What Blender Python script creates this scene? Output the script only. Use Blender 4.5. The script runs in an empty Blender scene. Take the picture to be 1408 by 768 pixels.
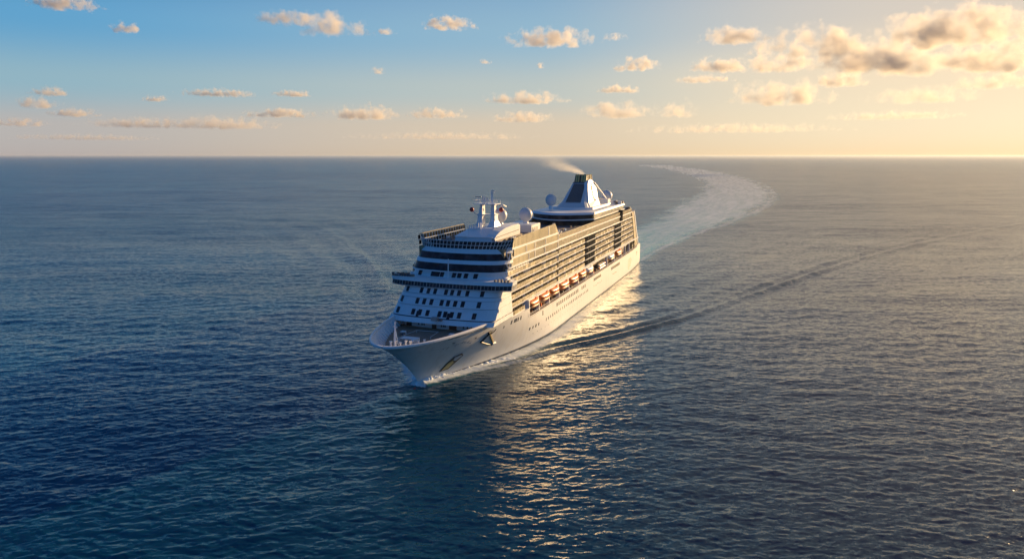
import bpy, bmesh, math, random
import numpy as np
R = math.radians
random.seed(7); rng = np.random.default_rng(11)
scn = bpy.context.scene; COL = scn.collection

# ---------------------------------------------------------------- camera
CH = 80.0
FPX = 980.0
cam_d = bpy.data.cameras.new('camera'); cam = bpy.data.objects.new('camera', cam_d); COL.objects.link(cam)
cam.location = (0, 0, CH)
cam.rotation_euler = (math.pi/2 - math.atan(170/FPX), 0, 0)
cam_d.sensor_width = 36; cam_d.lens = FPX/1408*36
cam_d.clip_start = 1.0; cam_d.clip_end = 600000
scn.camera = cam

# ---------------------------------------------------------------- world and sun
SUN_AZ = 46.5      # degrees from +Y towards +X
SUN_EL = 9.5
EXPO = 0.62
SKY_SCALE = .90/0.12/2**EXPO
world = bpy.data.worlds.new('World'); scn.world = world; world.use_nodes = True
wn = world.node_tree; wn.nodes.clear()
sky = wn.nodes.new('ShaderNodeTexSky'); sky.sky_type = 'NISHITA'; sky.sun_disc = False
sky.sun_elevation = R(SUN_EL); sky.sun_rotation = R(SUN_AZ)
sky.altitude = 0; sky.air_density = 1.0; sky.dust_density = 0.8; sky.ozone_density = 2.0
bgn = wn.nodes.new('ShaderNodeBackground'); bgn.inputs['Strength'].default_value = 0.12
wo = wn.nodes.new('ShaderNodeOutputWorld')
# low-sun sky: the physical sky blended with elevation ramps for the side away from, across from and towards the sun
def srgb(r, g, b):
    f_ = lambda c: (c/255/12.92 if c/255 <= .04045 else ((c/255+.055)/1.055)**2.4)
    return (f_(r), f_(g), f_(b), 1)
wtc = wn.nodes.new('ShaderNodeTexCoord'); wsep = wn.nodes.new('ShaderNodeSeparateXYZ'); wn.links.new(wtc.outputs['Generated'], wsep.inputs[0])
def wm(op, a, b=None):
    q = wn.nodes.new('ShaderNodeMath'); q.operation = op
    for i_, x in enumerate((a, b)):
        if x is None: continue
        if isinstance(x, (int, float)): q.inputs[i_].default_value = x
        else: wn.links.new(x, q.inputs[i_])
    return q.outputs[0]
def wramp(fac, stops):
    r_ = wn.nodes.new('ShaderNodeValToRGB'); e = r_.color_ramp.elements
    r_.color_ramp.interpolation = 'B_SPLINE' if False else 'EASE'
    while len(e) < len(stops): e.new(.5)
    for el, (p_, c_) in zip(e, stops): el.position = p_; el.color = c_
    wn.links.new(fac, r_.inputs[0]); return r_.outputs[0]
def wmix(fac, a, b):
    q = wn.nodes.new('ShaderNodeMix'); q.data_type = 'RGBA'
    if isinstance(fac, (int, float)): q.inputs['Factor'].default_value = fac
    else: wn.links.new(fac, q.inputs['Factor'])
    wn.links.new(a, q.inputs['A']); wn.links.new(b, q.inputs['B']); return q.outputs['Result']
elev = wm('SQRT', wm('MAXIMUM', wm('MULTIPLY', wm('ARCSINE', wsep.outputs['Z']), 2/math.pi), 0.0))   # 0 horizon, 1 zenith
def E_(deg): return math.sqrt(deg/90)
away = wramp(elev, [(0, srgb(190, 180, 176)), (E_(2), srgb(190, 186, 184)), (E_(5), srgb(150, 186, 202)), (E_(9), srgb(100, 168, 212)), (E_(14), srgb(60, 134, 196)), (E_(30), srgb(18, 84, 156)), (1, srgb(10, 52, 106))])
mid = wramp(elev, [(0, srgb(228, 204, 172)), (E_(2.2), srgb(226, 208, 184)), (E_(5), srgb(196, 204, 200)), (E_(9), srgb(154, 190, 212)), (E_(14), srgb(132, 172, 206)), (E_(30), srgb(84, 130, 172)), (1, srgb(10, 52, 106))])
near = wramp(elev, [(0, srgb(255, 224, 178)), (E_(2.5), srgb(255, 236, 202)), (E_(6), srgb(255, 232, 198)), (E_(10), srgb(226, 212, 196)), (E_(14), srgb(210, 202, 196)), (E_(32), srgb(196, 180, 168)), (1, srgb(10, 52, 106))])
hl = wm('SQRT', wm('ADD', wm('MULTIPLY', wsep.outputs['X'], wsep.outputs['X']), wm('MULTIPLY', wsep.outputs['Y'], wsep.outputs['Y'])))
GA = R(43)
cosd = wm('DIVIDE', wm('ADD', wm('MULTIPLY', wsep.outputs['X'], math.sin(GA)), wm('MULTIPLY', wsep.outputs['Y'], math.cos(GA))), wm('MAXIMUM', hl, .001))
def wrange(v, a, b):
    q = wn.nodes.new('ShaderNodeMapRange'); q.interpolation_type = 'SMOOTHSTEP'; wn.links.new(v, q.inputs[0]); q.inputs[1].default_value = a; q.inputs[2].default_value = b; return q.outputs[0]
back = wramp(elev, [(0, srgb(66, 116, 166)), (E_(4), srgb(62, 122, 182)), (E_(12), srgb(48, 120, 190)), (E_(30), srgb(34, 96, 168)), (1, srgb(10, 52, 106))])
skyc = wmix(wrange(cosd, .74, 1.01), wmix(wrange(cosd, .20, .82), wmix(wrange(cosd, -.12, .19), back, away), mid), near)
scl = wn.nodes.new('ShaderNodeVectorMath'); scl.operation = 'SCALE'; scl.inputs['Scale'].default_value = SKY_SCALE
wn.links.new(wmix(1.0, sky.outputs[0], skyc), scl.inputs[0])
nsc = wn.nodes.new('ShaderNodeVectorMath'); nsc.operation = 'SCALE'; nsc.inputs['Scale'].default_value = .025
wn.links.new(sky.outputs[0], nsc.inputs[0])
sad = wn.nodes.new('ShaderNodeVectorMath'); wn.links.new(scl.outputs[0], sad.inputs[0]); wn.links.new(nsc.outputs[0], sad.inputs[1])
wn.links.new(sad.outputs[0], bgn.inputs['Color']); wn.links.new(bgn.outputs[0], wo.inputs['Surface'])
sun_d = bpy.data.lights.new('sun', 'SUN'); sun = bpy.data.objects.new('sun', sun_d); COL.objects.link(sun)
sun_d.energy = 5.0; sun_d.angle = R(0.6); sun_d.color = (1.0, 0.67, 0.33)
sun.rotation_euler = (math.pi/2 - R(SUN_EL), 0, math.pi - R(SUN_AZ))
sun.location = (300, 300, 300)
scn.view_settings.view_transform = 'Standard'; scn.view_settings.look = 'None'
scn.view_settings.exposure = EXPO; scn.view_settings.gamma = 1; scn.view_settings.use_curve_mapping = False
cy = scn.cycles
cy.max_bounces = 12; cy.diffuse_bounces = 3; cy.glossy_bounces = 4; cy.transmission_bounces = 4; cy.volume_bounces = 8
cy.transparent_max_bounces = 12; cy.sample_clamp_indirect = 6.0; cy.sample_clamp_direct = 0.0
cy.caustics_reflective = False; cy.caustics_refractive = False; cy.use_denoising = True
cy.volume_max_steps = 128

# ---------------------------------------------------------------- materials
def mat(name, col, rough=0.5, metal=0.0, spec=0.5, noise=None, emit=None):
    m = bpy.data.materials.new(name); m.use_nodes = True
    nt = m.node_tree; b = nt.nodes['Principled BSDF']
    b.inputs['Base Color'].default_value = (*col, 1); b.inputs['Roughness'].default_value = rough
    b.inputs['Metallic'].default_value = metal; b.inputs['Specular IOR Level'].default_value = spec
    if noise:                                    # wear: (scale, second colour, amount, stretch z)
        sc, c2, lo, hi, zs = noise
        tc = nt.nodes.new('ShaderNodeTexCoord'); mp = nt.nodes.new('ShaderNodeMapping')
        mp.inputs['Scale'].default_value = (1, 1, zs)
        n = nt.nodes.new('ShaderNodeTexNoise'); n.inputs['Scale'].default_value = sc; n.inputs['Detail'].default_value = 5
        r = nt.nodes.new('ShaderNodeValToRGB')
        r.color_ramp.elements[0].position = lo; r.color_ramp.elements[1].position = hi
        r.color_ramp.elements[0].color = (*col, 1); r.color_ramp.elements[1].color = (*c2, 1)
        nt.links.new(tc.outputs['Object'], mp.inputs[0]); nt.links.new(mp.outputs[0], n.inputs['Vector'])
        nt.links.new(n.outputs['Fac'], r.inputs[0]); nt.links.new(r.outputs[0], b.inputs['Base Color'])
    return m
M = {}
M['hull'] = mat('hull_white_paint', (.79, .78, .75), .42, noise=(.45, (.69, .65, .59), .50, .85, .12))
M['white'] = mat('white_paint', (.80, .80, .79), .4, noise=(.2, (.68, .67, .64), .5, .85, .5))
M['boot'] = mat('boot_stripe_blue_grey', (.035, .06, .095), .35)
M['red'] = mat('red_antifouling', (.35, .05, .03), .5)
M['orange'] = mat('lifeboat_orange', (.88, .19, .015), .4, noise=(.6, (.66, .11, .012), .45, .7, 1))
M['boat_hull'] = mat('lifeboat_lower_hull', (.86, .36, .13), .4)
M['glass'] = mat('dark_tinted_glass', (.008, .012, .02), .3, spec=.2, noise=(.35, (.035, .045, .06), .45, .65, .6))
M['olive'] = mat('bronze_tinted_glass', (.22, .17, .085), .25, spec=.5, noise=(.25, (.32, .25, .13), .35, .7, .3))
M['olive2'] = mat('pale_bronze_glass', (.52, .43, .23), .28, spec=.5, noise=(.3, (.40, .33, .18), .4, .7, .2))
M['olive3'] = mat('deep_bronze_glass', (.15, .125, .07), .25, spec=.4, noise=(.3, (.21, .175, .10), .4, .7, .3))
M['cabin'] = mat('cabin_wall_beige', (.38, .30, .17), .6, noise=(.5, (.16, .13, .08), .4, .65, 1))
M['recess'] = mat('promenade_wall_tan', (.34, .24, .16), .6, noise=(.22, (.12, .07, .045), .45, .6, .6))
M['teak'] = mat('teak_deck', (.30, .20, .13), .6, noise=(1.2, (.20, .14, .10), .4, .7, 1))
M['deckgrey'] = mat('grey_deck_coating', (.10, .12, .16), .6, noise=(.12, (.22, .17, .13), .45, .6, 1))
M['pool'] = mat('pool_water', (.02, .16, .26), .1)
M['blue'] = mat('blue_deck_paint', (.12, .30, .55), .5)
M['black'] = mat('black_paint', (.015, .015, .017), .4)
M['gold'] = mat('gold_paint', (.74, .52, .18), .4)
M['tower'] = mat('dark_tower_glass', (.018, .020, .022), .7, spec=0.0, noise=(.35, (.045, .045, .045), .45, .65, .6))
M['grey'] = mat('grey_steel', (.35, .35, .34), .5, metal=.2)
M['dome'] = mat('radome_white', (.66, .66, .65), .45)
M['rust'] = mat('rust_brown_door', (.14, .045, .03), .6)
M['beacon'] = mat('red_radar_ball', (.40, .03, .02), .4)
M['clutter'] = mat('deck_clutter', (.30, .22, .15), .7, noise=(.8, (.06, .08, .12), .42, .6, 1))

# ---------------------------------------------------------------- mesh builder, ship coordinates (s aft, t to port, z up)
class MB:
    def __init__(self): self.v = []; self.f = []; self.m = []; self.mats = []; self.cuts = []
    def mi(self, m):
        m = M[m] if isinstance(m, str) else m
        if m not in self.mats: self.mats.append(m)
        return self.mats.index(m)
    def add(self, vs, fs, m):
        self.cuts.append((len(self.v), len(self.f)))
        k = len(self.v); self.v += [(s, -t, z) for s, t, z in vs]; i = self.mi(m)
        for f in fs: self.f.append(tuple(a+k for a in f)); self.m.append(i)
        return self
    def hexa(self, b, t, m):     # four bottom points, four top points
        return self.add(list(b)+list(t), [(3,2,1,0),(4,5,6,7),(0,1,5,4),(1,2,6,5),(2,3,7,6),(3,0,4,7)], m)
    def box(self, s0, s1, t0, t1, z0, z1, m):
        return self.hexa([(s0,t0,z0),(s1,t0,z0),(s1,t1,z0),(s0,t1,z0)], [(s0,t0,z1),(s1,t0,z1),(s1,t1,z1),(s0,t1,z1)], m)
    def loop2(self, a, b, m, cap=True):    # solid between two matching closed loops
        n = len(a); fs = [(i, (i+1) % n, n+(i+1) % n, n+i) for i in range(n)]
        if cap: fs += [tuple(range(n-1, -1, -1)), tuple(range(n, 2*n))]
        return self.add(list(a)+list(b), fs, m)
    def tube(self, pts, r, m, n=6):
        P = [np.array(p, float) for p in pts]; rs = r if isinstance(r, (list, tuple)) else [r]*len(P)
        rings = []
        for i, p in enumerate(P):
            d = P[min(i+1, len(P)-1)]-P[max(i-1, 0)]; d /= np.linalg.norm(d)+1e-9
            u = np.cross(d, (0, 0, 1)) if abs(d[2]) < .9 else np.cross(d, (1, 0, 0)); u /= np.linalg.norm(u); w = np.cross(d, u)
            rings += [tuple(p+rs[i]*(math.cos(2*math.pi*k/n)*u+math.sin(2*math.pi*k/n)*w)) for k in range(n)]
        fs = [(i*n+k, i*n+(k+1) % n, (i+1)*n+(k+1) % n, (i+1)*n+k) for i in range(len(P)-1) for k in range(n)]
        fs += [tuple(range(n-1, -1, -1)), tuple(range((len(P)-1)*n, len(P)*n))]
        return self.add(rings, fs, m)
    def lathe(self, c, prof, m, n=16, sx=1, sy=1):
        vs = [(c[0]+r*sx*math.cos(2*math.pi*k/n), c[1]+r*sy*math.sin(2*math.pi*k/n), c[2]+z) for r, z in prof for k in range(n)]
        fs = [(i*n+k, i*n+(k+1) % n, (i+1)*n+(k+1) % n, (i+1)*n+k) for i in range(len(prof)-1) for k in range(n)]
        fs += [tuple(range(n-1, -1, -1)), tuple(range((len(prof)-1)*n, len(prof)*n))]
        return self.add(vs, fs, m)
    def build_each(self, name, parent=None):     # every added solid becomes a part of its own
        cuts = self.cuts+[(len(self.v), len(self.f))]; out = []
        for (v0, f0), (v1, f1) in zip(cuts[:-1], cuts[1:]):
            q = MB(); q.v = self.v[v0:v1]; q.f = [tuple(a-v0 for a in f) for f in self.f[f0:f1]]
            q.mats = [self.mats[self.m[f0]]]; q.m = [0]*(f1-f0); out.append(q.build(name, parent))
        return out
    def build(self, name, parent=None, smooth=False, origin=None):
        me = bpy.data.meshes.new(name); vs = self.v
        if origin: o_ = (origin[0], -origin[1], origin[2]); vs = [(a-o_[0], b-o_[1], c-o_[2]) for a, b, c in vs]
        me.from_pydata(vs, [], self.f)
        for m in self.mats: me.materials.append(m)
        me.polygons.foreach_set('material_index', self.m)
        bm = bmesh.new(); bm.from_mesh(me)
        bmesh.ops.recalc_face_normals(bm, faces=bm.faces[:])
        bm.to_mesh(me); bm.free()
        if smooth: me.polygons.foreach_set('use_smooth', [True]*len(me.polygons))
        o = bpy.data.objects.new(name, me); COL.objects.link(o)
        if parent: o.parent = parent
        if origin: o.location = o_
        return o
def tag(o, label=None, cat=None, group=None, kind=None):
    if label: o['label'] = label
    if cat: o['category'] = cat
    if group: o['group'] = group
    if kind: o['kind'] = kind
    return o
def sphere_prof(r, n=10, squash=1.0):
    return [(max(.01, r*math.sin(math.pi*i/n)), r*squash*(1-math.cos(math.pi*i/n))) for i in range(n+1)]

# ---------------------------------------------------------------- ship frame in the world
SX, SY, YAW = -32.6946, 242.3761, 1.2162
D = np.array([math.cos(YAW), math.sin(YAW)]); N = np.array([D[1], -D[0]])
def W2(s, t): return np.array([SX, SY]) + D*s + N*t

# ================================================================= SEA
def fft_tile(n, size, lam_lo, lam_hi, wdir, spread, rms, seed):
    g = np.random.default_rng(seed)
    k = np.fft.fftfreq(n, size/n)*2*np.pi
    kx, ky = np.meshgrid(k, k, indexing='xy'); kk = np.hypot(kx, ky); kk[0, 0] = 1
    lam = 2*np.pi/kk
    band = (lam > lam_lo) & (lam < lam_hi)
    c = (kx*wdir[0]+ky*wdir[1])/kk
    amp = np.where(band, kk**-2.0 * np.abs(c)**spread, 0)
    spec = amp*(g.normal(size=kk.shape)+1j*g.normal(size=kk.shape))
    h = np.real(np.fft.ifft2(spec)); h *= rms/h.std()
    return h.astype(np.float32)
def sample(tile, size, x, y):
    n = tile.shape[0]; u = (x/size*n) % n; v = (y/size*n) % n
    i = np.floor(u).astype(np.int32); j = np.floor(v).astype(np.int32); fu = u-i; fv = v-j
    i %= n; j %= n; i1 = (i+1) % n; j1 = (j+1) % n
    return (tile[j, i]*(1-fu)*(1-fv)+tile[j, i1]*fu*(1-fv)+tile[j1, i]*(1-fu)*fv+tile[j1, i1]*fu*fv)
def sstep(a, b, x): t = np.clip((x-a)/(b-a), 0, 1); return t*t*(3-2*t)
def vnoise(x, y, seed):     # smooth value noise
    g = np.random.default_rng(seed); T = g.random((256, 256)).astype(np.float32)
    i = np.floor(x).astype(np.int64); j = np.floor(y).astype(np.int64); u = x-i; v = y-j; u = u*u*(3-2*u); v = v*v*(3-2*v)
    i0, i1, j0, j1 = i % 256, (i+1) % 256, j % 256, (j+1) % 256
    return T[j0, i0]*(1-u)*(1-v)+T[j0, i1]*u*(1-v)+T[j1, i0]*(1-u)*v+T[j1, i1]*u*v
def poly_dist(x, y, pts):   # signed distance (left +) and arclength parameter to a polyline
    best = np.full(x.shape, 1e18); sd = np.zeros(x.shape); al = np.zeros(x.shape); acc = 0
    pts = np.array(pts, float)
    for a, b in zip(pts[:-1], pts[1:]):
        e = b-a; L = np.hypot(*e); e = e/L
        px, py = x-a[0], y-a[1]; q = np.clip(px*e[0]+py*e[1], 0, L)
        dx, dy = px-q*e[0], py-q*e[1]; d2 = dx*dx+dy*dy
        m = d2 < best; best = np.where(m, d2, best)
        s = np.sign(e[0]*py-e[1]*px)
        sd = np.where(m, s*np.sqrt(d2), sd); al = np.where(m, acc+q, al); acc += L
    return sd, al, acc
def smooth_poly(pts, n=6):
    p = np.array(pts, float); p = np.vstack([2*p[0]-p[1], p, 2*p[-1]-p[-2]]); out = []
    for i in range(1, len(p)-2):
        for k in range(n):
            t = k/n
            out.append(.5*((2*p[i])+(-p[i-1]+p[i+1])*t+(2*p[i-1]-5*p[i]+4*p[i+1]-p[i+2])*t*t+(-p[i-1]+3*p[i]-3*p[i+1]+p[i+2])*t**3))
    out.append(p[-2]); return out

def hull_water_half(s):
    u = np.clip(s/95, 0, 1); w = 22.3*(1-(1-u)**1.7)
    return np.where((s < 0) | (s > 321), 0, w*(1-.11*np.clip((s-255)/65, 0, 1)**2))
def surface(x, y, dr):
    WD = np.array([.16, -1.]); WD /= np.hypot(*WD)
    T1 = fft_tile(512, 900, 26, 120, WD, 2, .10, 1)
    T2 = fft_tile(512, 330, 3.5, 16, WD, 2.0, .044, 2)
    T3 = fft_tile(1024, 130, .8, 4.2, WD, 1.8, .040, 3)
    T4 = fft_tile(512, 237, 5, 16, (WD[0]+.5, WD[1]), 2, .05, 4)
    ca, sa = math.cos(.5), math.sin(.5)
    gust = .55+.9*vnoise(x/210+3, y/330+9, 5)
    h = sample(T1, 900, x, y)*(1-sstep(8, 26, dr))
    h += sample(T2, 330, x*.97+y*.1, y*.97-x*.1)*(1-sstep(2.2, 8, dr))*gust
    h += sample(T4, 237, ca*x-sa*y, sa*x+ca*y)*(1-sstep(2.2, 7, dr))*gust
    h += sample(T3, 130, x, y)*(1-sstep(.5, 1.7, dr))*gust
    # ship frame
    px, py = x-SX, y-SY; s = px*D[0]+py*D[1]; t = px*N[0]+py*N[1]
    foam = np.zeros(x.shape); aqua = np.zeros(x.shape); calm = np.zeros(x.shape)
    hw = hull_water_half(np.clip(s, 0, 321)); inside = (s > -2) & (s < 322)
    dist = np.abs(t)-hw
    # bow wave: foam sheet that widens aft
    wid = 2.3+np.clip(s, 0, 90)*.045
    fo = np.where(inside, np.exp(-np.clip(dist-wid*.35, 0, None)**2/(wid*.8)**2)*np.clip(1.45-s/150, .30, 1.25), 0)
    foam = np.maximum(foam, fo*(1+.35*np.exp(-s/30))*np.where(dist < -3, 0, 1))
    h += np.where(inside, 1.5*np.exp(-((dist-1.0)/(1.2+wid*.35))**2)*np.exp(-s/30), 0)*np.where(s > -1, 1, 0)
    bd = np.hypot(s-.5, t); foam = np.maximum(foam, .9*np.exp(-(bd/2.4)**2)); h += .35*np.exp(-(bd/3)**2)
    sp = np.exp(-((s-9)/11)**2)*np.exp(-((t+hw+3.0)/3.6)**2); foam = np.maximum(foam, .85*sp); h += .7*sp; aqua = np.maximum(aqua, 1.0*sp)
    # hull-side slick
    calm = np.maximum(calm, np.where(inside, np.exp(-(np.clip(dist, 0, None)/16)**2)*.6, 0))
    # diverging arms, port then starboard (world points)
    armP = smooth_poly([(-25, 252), (2, 272), (20, 290), (48, 312), (91, 352), (151, 419), (232, 508), (338, 615), (539, 790), (800, 990)])
    armS = smooth_poly([(-38, 252), (-48, 300), (-64, 370), (-82, 440), (-118, 560), (-190, 740), (-300, 960), (-430, 1230)])
    for arm, sg, A in ((armP, -1, .85), (armS, 1, .30)):
        sd, al, L = poly_dist(x, y, arm); sd = sd*sg     # positive on the outer side
        w = 6.5+al*.016; lam = 7.5+al*.014
        env = np.exp(-((sd+w*.3)/(w*.75))**2)*A*np.clip(al/45, 0, 1)*(1/(1+al/3000))*(1-sstep(850, 1150, al))*(.45+1.1*vnoise(al/26, sd/14+2, 8))
        ok = 1-sstep(2.2, 6.5, dr/(lam/7.5))
        h += env*np.cos(2*np.pi*(sd+.15*w)/lam)*ok
        fl = np.exp(-((sd-.5)/(1.5+al*.004))**2)*np.exp(-al/55)*np.clip(al/5, 0, 1)
        foam = np.maximum(foam, fl*.9)
    # broad trains of long ripples fanning out beside each arm
    for arm, sg, A, l0, l1, c0 in ((armS, 1, .62, 20, .034, -.3), (armP, -1, .34, 17, .026, -2.0)):
        sd, al, L = poly_dist(x, y, arm); sd = sd*sg
        lam = l0+al*l1; wob = sd+.35*lam*(vnoise(al/70, sd/60, 31)-.5)
        env = np.exp(-((sd-c0*lam)/(1.9*lam))**2)*A*np.clip((al-25)/120, 0, 1)/(1+al/1300)*(1-sstep(600, 1000, al))*(.35+1.3*vnoise(al/55, sd/22, 33))
        h += env*np.cos(2*np.pi*wob/lam)*(1-sstep(.3, .7, dr/lam))
    # stern wake, curving right then back left to the horizon
    st = W2(318, 0)
    mid = smooth_poly([tuple(st), (100, 610), (150, 735), (228, 900), (345, 1180), (500, 1600), (660, 2180), (830, 3000), (1010, 4200), (1190, 6200)], 8)
    sd, al, L = poly_dist(x, y, mid)
    halfw = 20+np.clip(al, 0, 700)*.085+np.clip(al-700, 0, None)*.018
    behind = (s > 316)
    edge = np.abs(sd)/halfw
    inb = np.where(behind, 1-sstep(.5, 1.2, edge+.35*(vnoise(al/45, sd/14, 21)-.5)+.2*(vnoise(al/14, sd/5, 26)-.5)), 0)*np.where(al < L-1, 1, 0)
    fade = 1/(1+al/2600)
    rim = np.exp(-((edge-.88+.10*(vnoise(al/40, sd*0+5, 27)-.5))/.17)**2)*np.where(behind, 1, 0)*np.where(sd < 0, 1, .55)*np.clip(al/15, 0, 1)
    streak = vnoise(al/60, sd/5.5, 22)*.5+vnoise(al/22, sd/2.6, 23)*.3+vnoise(al/8, sd/1.3, 24)*.2
    foam = np.maximum(foam, inb*(.12+.20*sstep(30, 500, al)+.38*streak+.30*np.exp(-al/25))*(.75+.25*fade))
    foam = np.maximum(foam, rim*.44*fade*(.6+.8*streak))
    aqua = np.maximum(aqua, inb*np.exp(-al/900))
    aqua = np.maximum(aqua, np.where(inside, np.exp(-(np.clip(dist, 0, None)/(wid*1.2))**2)*.8*np.exp(-s/70), 0))
    calm = np.maximum(calm, inb*.5)
    h *= (1-.55*inb)
    h = np.where(inside & (dist < -1), np.minimum(h, .1)*.2, h)
    lod = .5*sstep(.6, 2.2, dr)+.5*sstep(2.2, 8, dr)
    return h, foam, aqua, calm, lod

def build_sea():
    r = [85.0]
    while r[-1] < 3200:
        q = r[-1]; r.append(q+max(.20, .55*(q*q+6400)/57000))
    rr = np.array(r); drr = np.diff(rr, append=rr[-1]*1.01)
    far = np.array([3400, 3700, 4100, 4600, 5200, 6000, 7200, 9000, 12000, 18000, 30000, 60000, 120000, 260000.])
    rr = np.concatenate([rr, far]); drr = np.concatenate([drr, far*.1])
    th = np.linspace(R(-45), R(45), 1250)
    A, Rm = np.meshgrid(th, rr); X = (Rm*np.sin(A)).ravel(); Y = (Rm*np.cos(A)).ravel()
    dr = np.repeat(np.maximum(drr, rr*(th[1]-th[0])*.8), len(th))
    h, foam, aqua, calm, lod = surface(X, Y, dr)
    h = np.where(np.repeat(rr, len(th)) > 3300, 0, h)
    nr, nc = len(rr), len(th)
    V = np.stack([X, Y, h], 1)
    i = np.arange(nr-1)[:, None]*nc+np.arange(nc-1)[None]
    F = np.stack([i, i+nc, i+nc+1, i+1], -1).reshape(-1, 4)[:, ::-1]
    # the rest of the sea all round: coarse sheet
    a2 = np.linspace(R(45), R(315), 64); r2 = np.array([85., 140, 250, 500, 1200, 3200, 9000, 30000, 260000])
    A2, R2 = np.meshgrid(a2, r2); V2 = np.stack([(R2*np.sin(A2)).ravel(), (R2*np.cos(A2)).ravel(), np.zeros(A2.size)], 1)
    i2 = np.arange(len(r2)-1)[:, None]*64+np.arange(63)[None]
    F2 = np.stack([i2, i2+64, i2+65, i2+1], -1).reshape(-1, 4)[:, ::-1]+len(V)
    a3 = np.linspace(0, 2*np.pi, 72, endpoint=False); V3 = np.stack([85*np.sin(a3), 85*np.cos(a3), np.zeros(72)], 1)
    V3 = np.vstack([[0, 0, 0], V3]); k = len(V)+len(V2)
    V = np.vstack([V, V2, V3])
    quads = np.vstack([F, F2]).astype(np.int32)
    tris = np.array([(k, k+1+(q+1) % 72, k+1+q) for q in range(72)], np.int32)
    me = bpy.data.meshes.new('sea'); me.vertices.add(len(V)); me.vertices.foreach_set('co', V.astype(np.float32).ravel())
    nl = quads.size+tris.size; me.loops.add(nl); me.loops.foreach_set('vertex_index', np.concatenate([quads.ravel(), tris.ravel()]))
    npol = len(quads)+len(tris); me.polygons.add(npol)
    st = np.concatenate([np.arange(len(quads))*4, quads.size+np.arange(len(tris))*3]).astype(np.int32)
    me.polygons.foreach_set('loop_start', st)
    me.polygons.foreach_set('use_smooth', np.ones(npol, bool))
    me.update(calc_edges=True)
    for nm, arr in (('foam', foam), ('aqua', aqua), ('calm', calm), ('lod', lod)):
        a = me.attributes.new(nm, 'FLOAT', 'POINT'); full = np.zeros(len(V), np.float32); full[:len(arr)] = arr
        a.data.foreach_set('value', full)
    o = bpy.data.objects.new('sea', me); COL.objects.link(o); tag(o, kind='structure')
    return o

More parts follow.
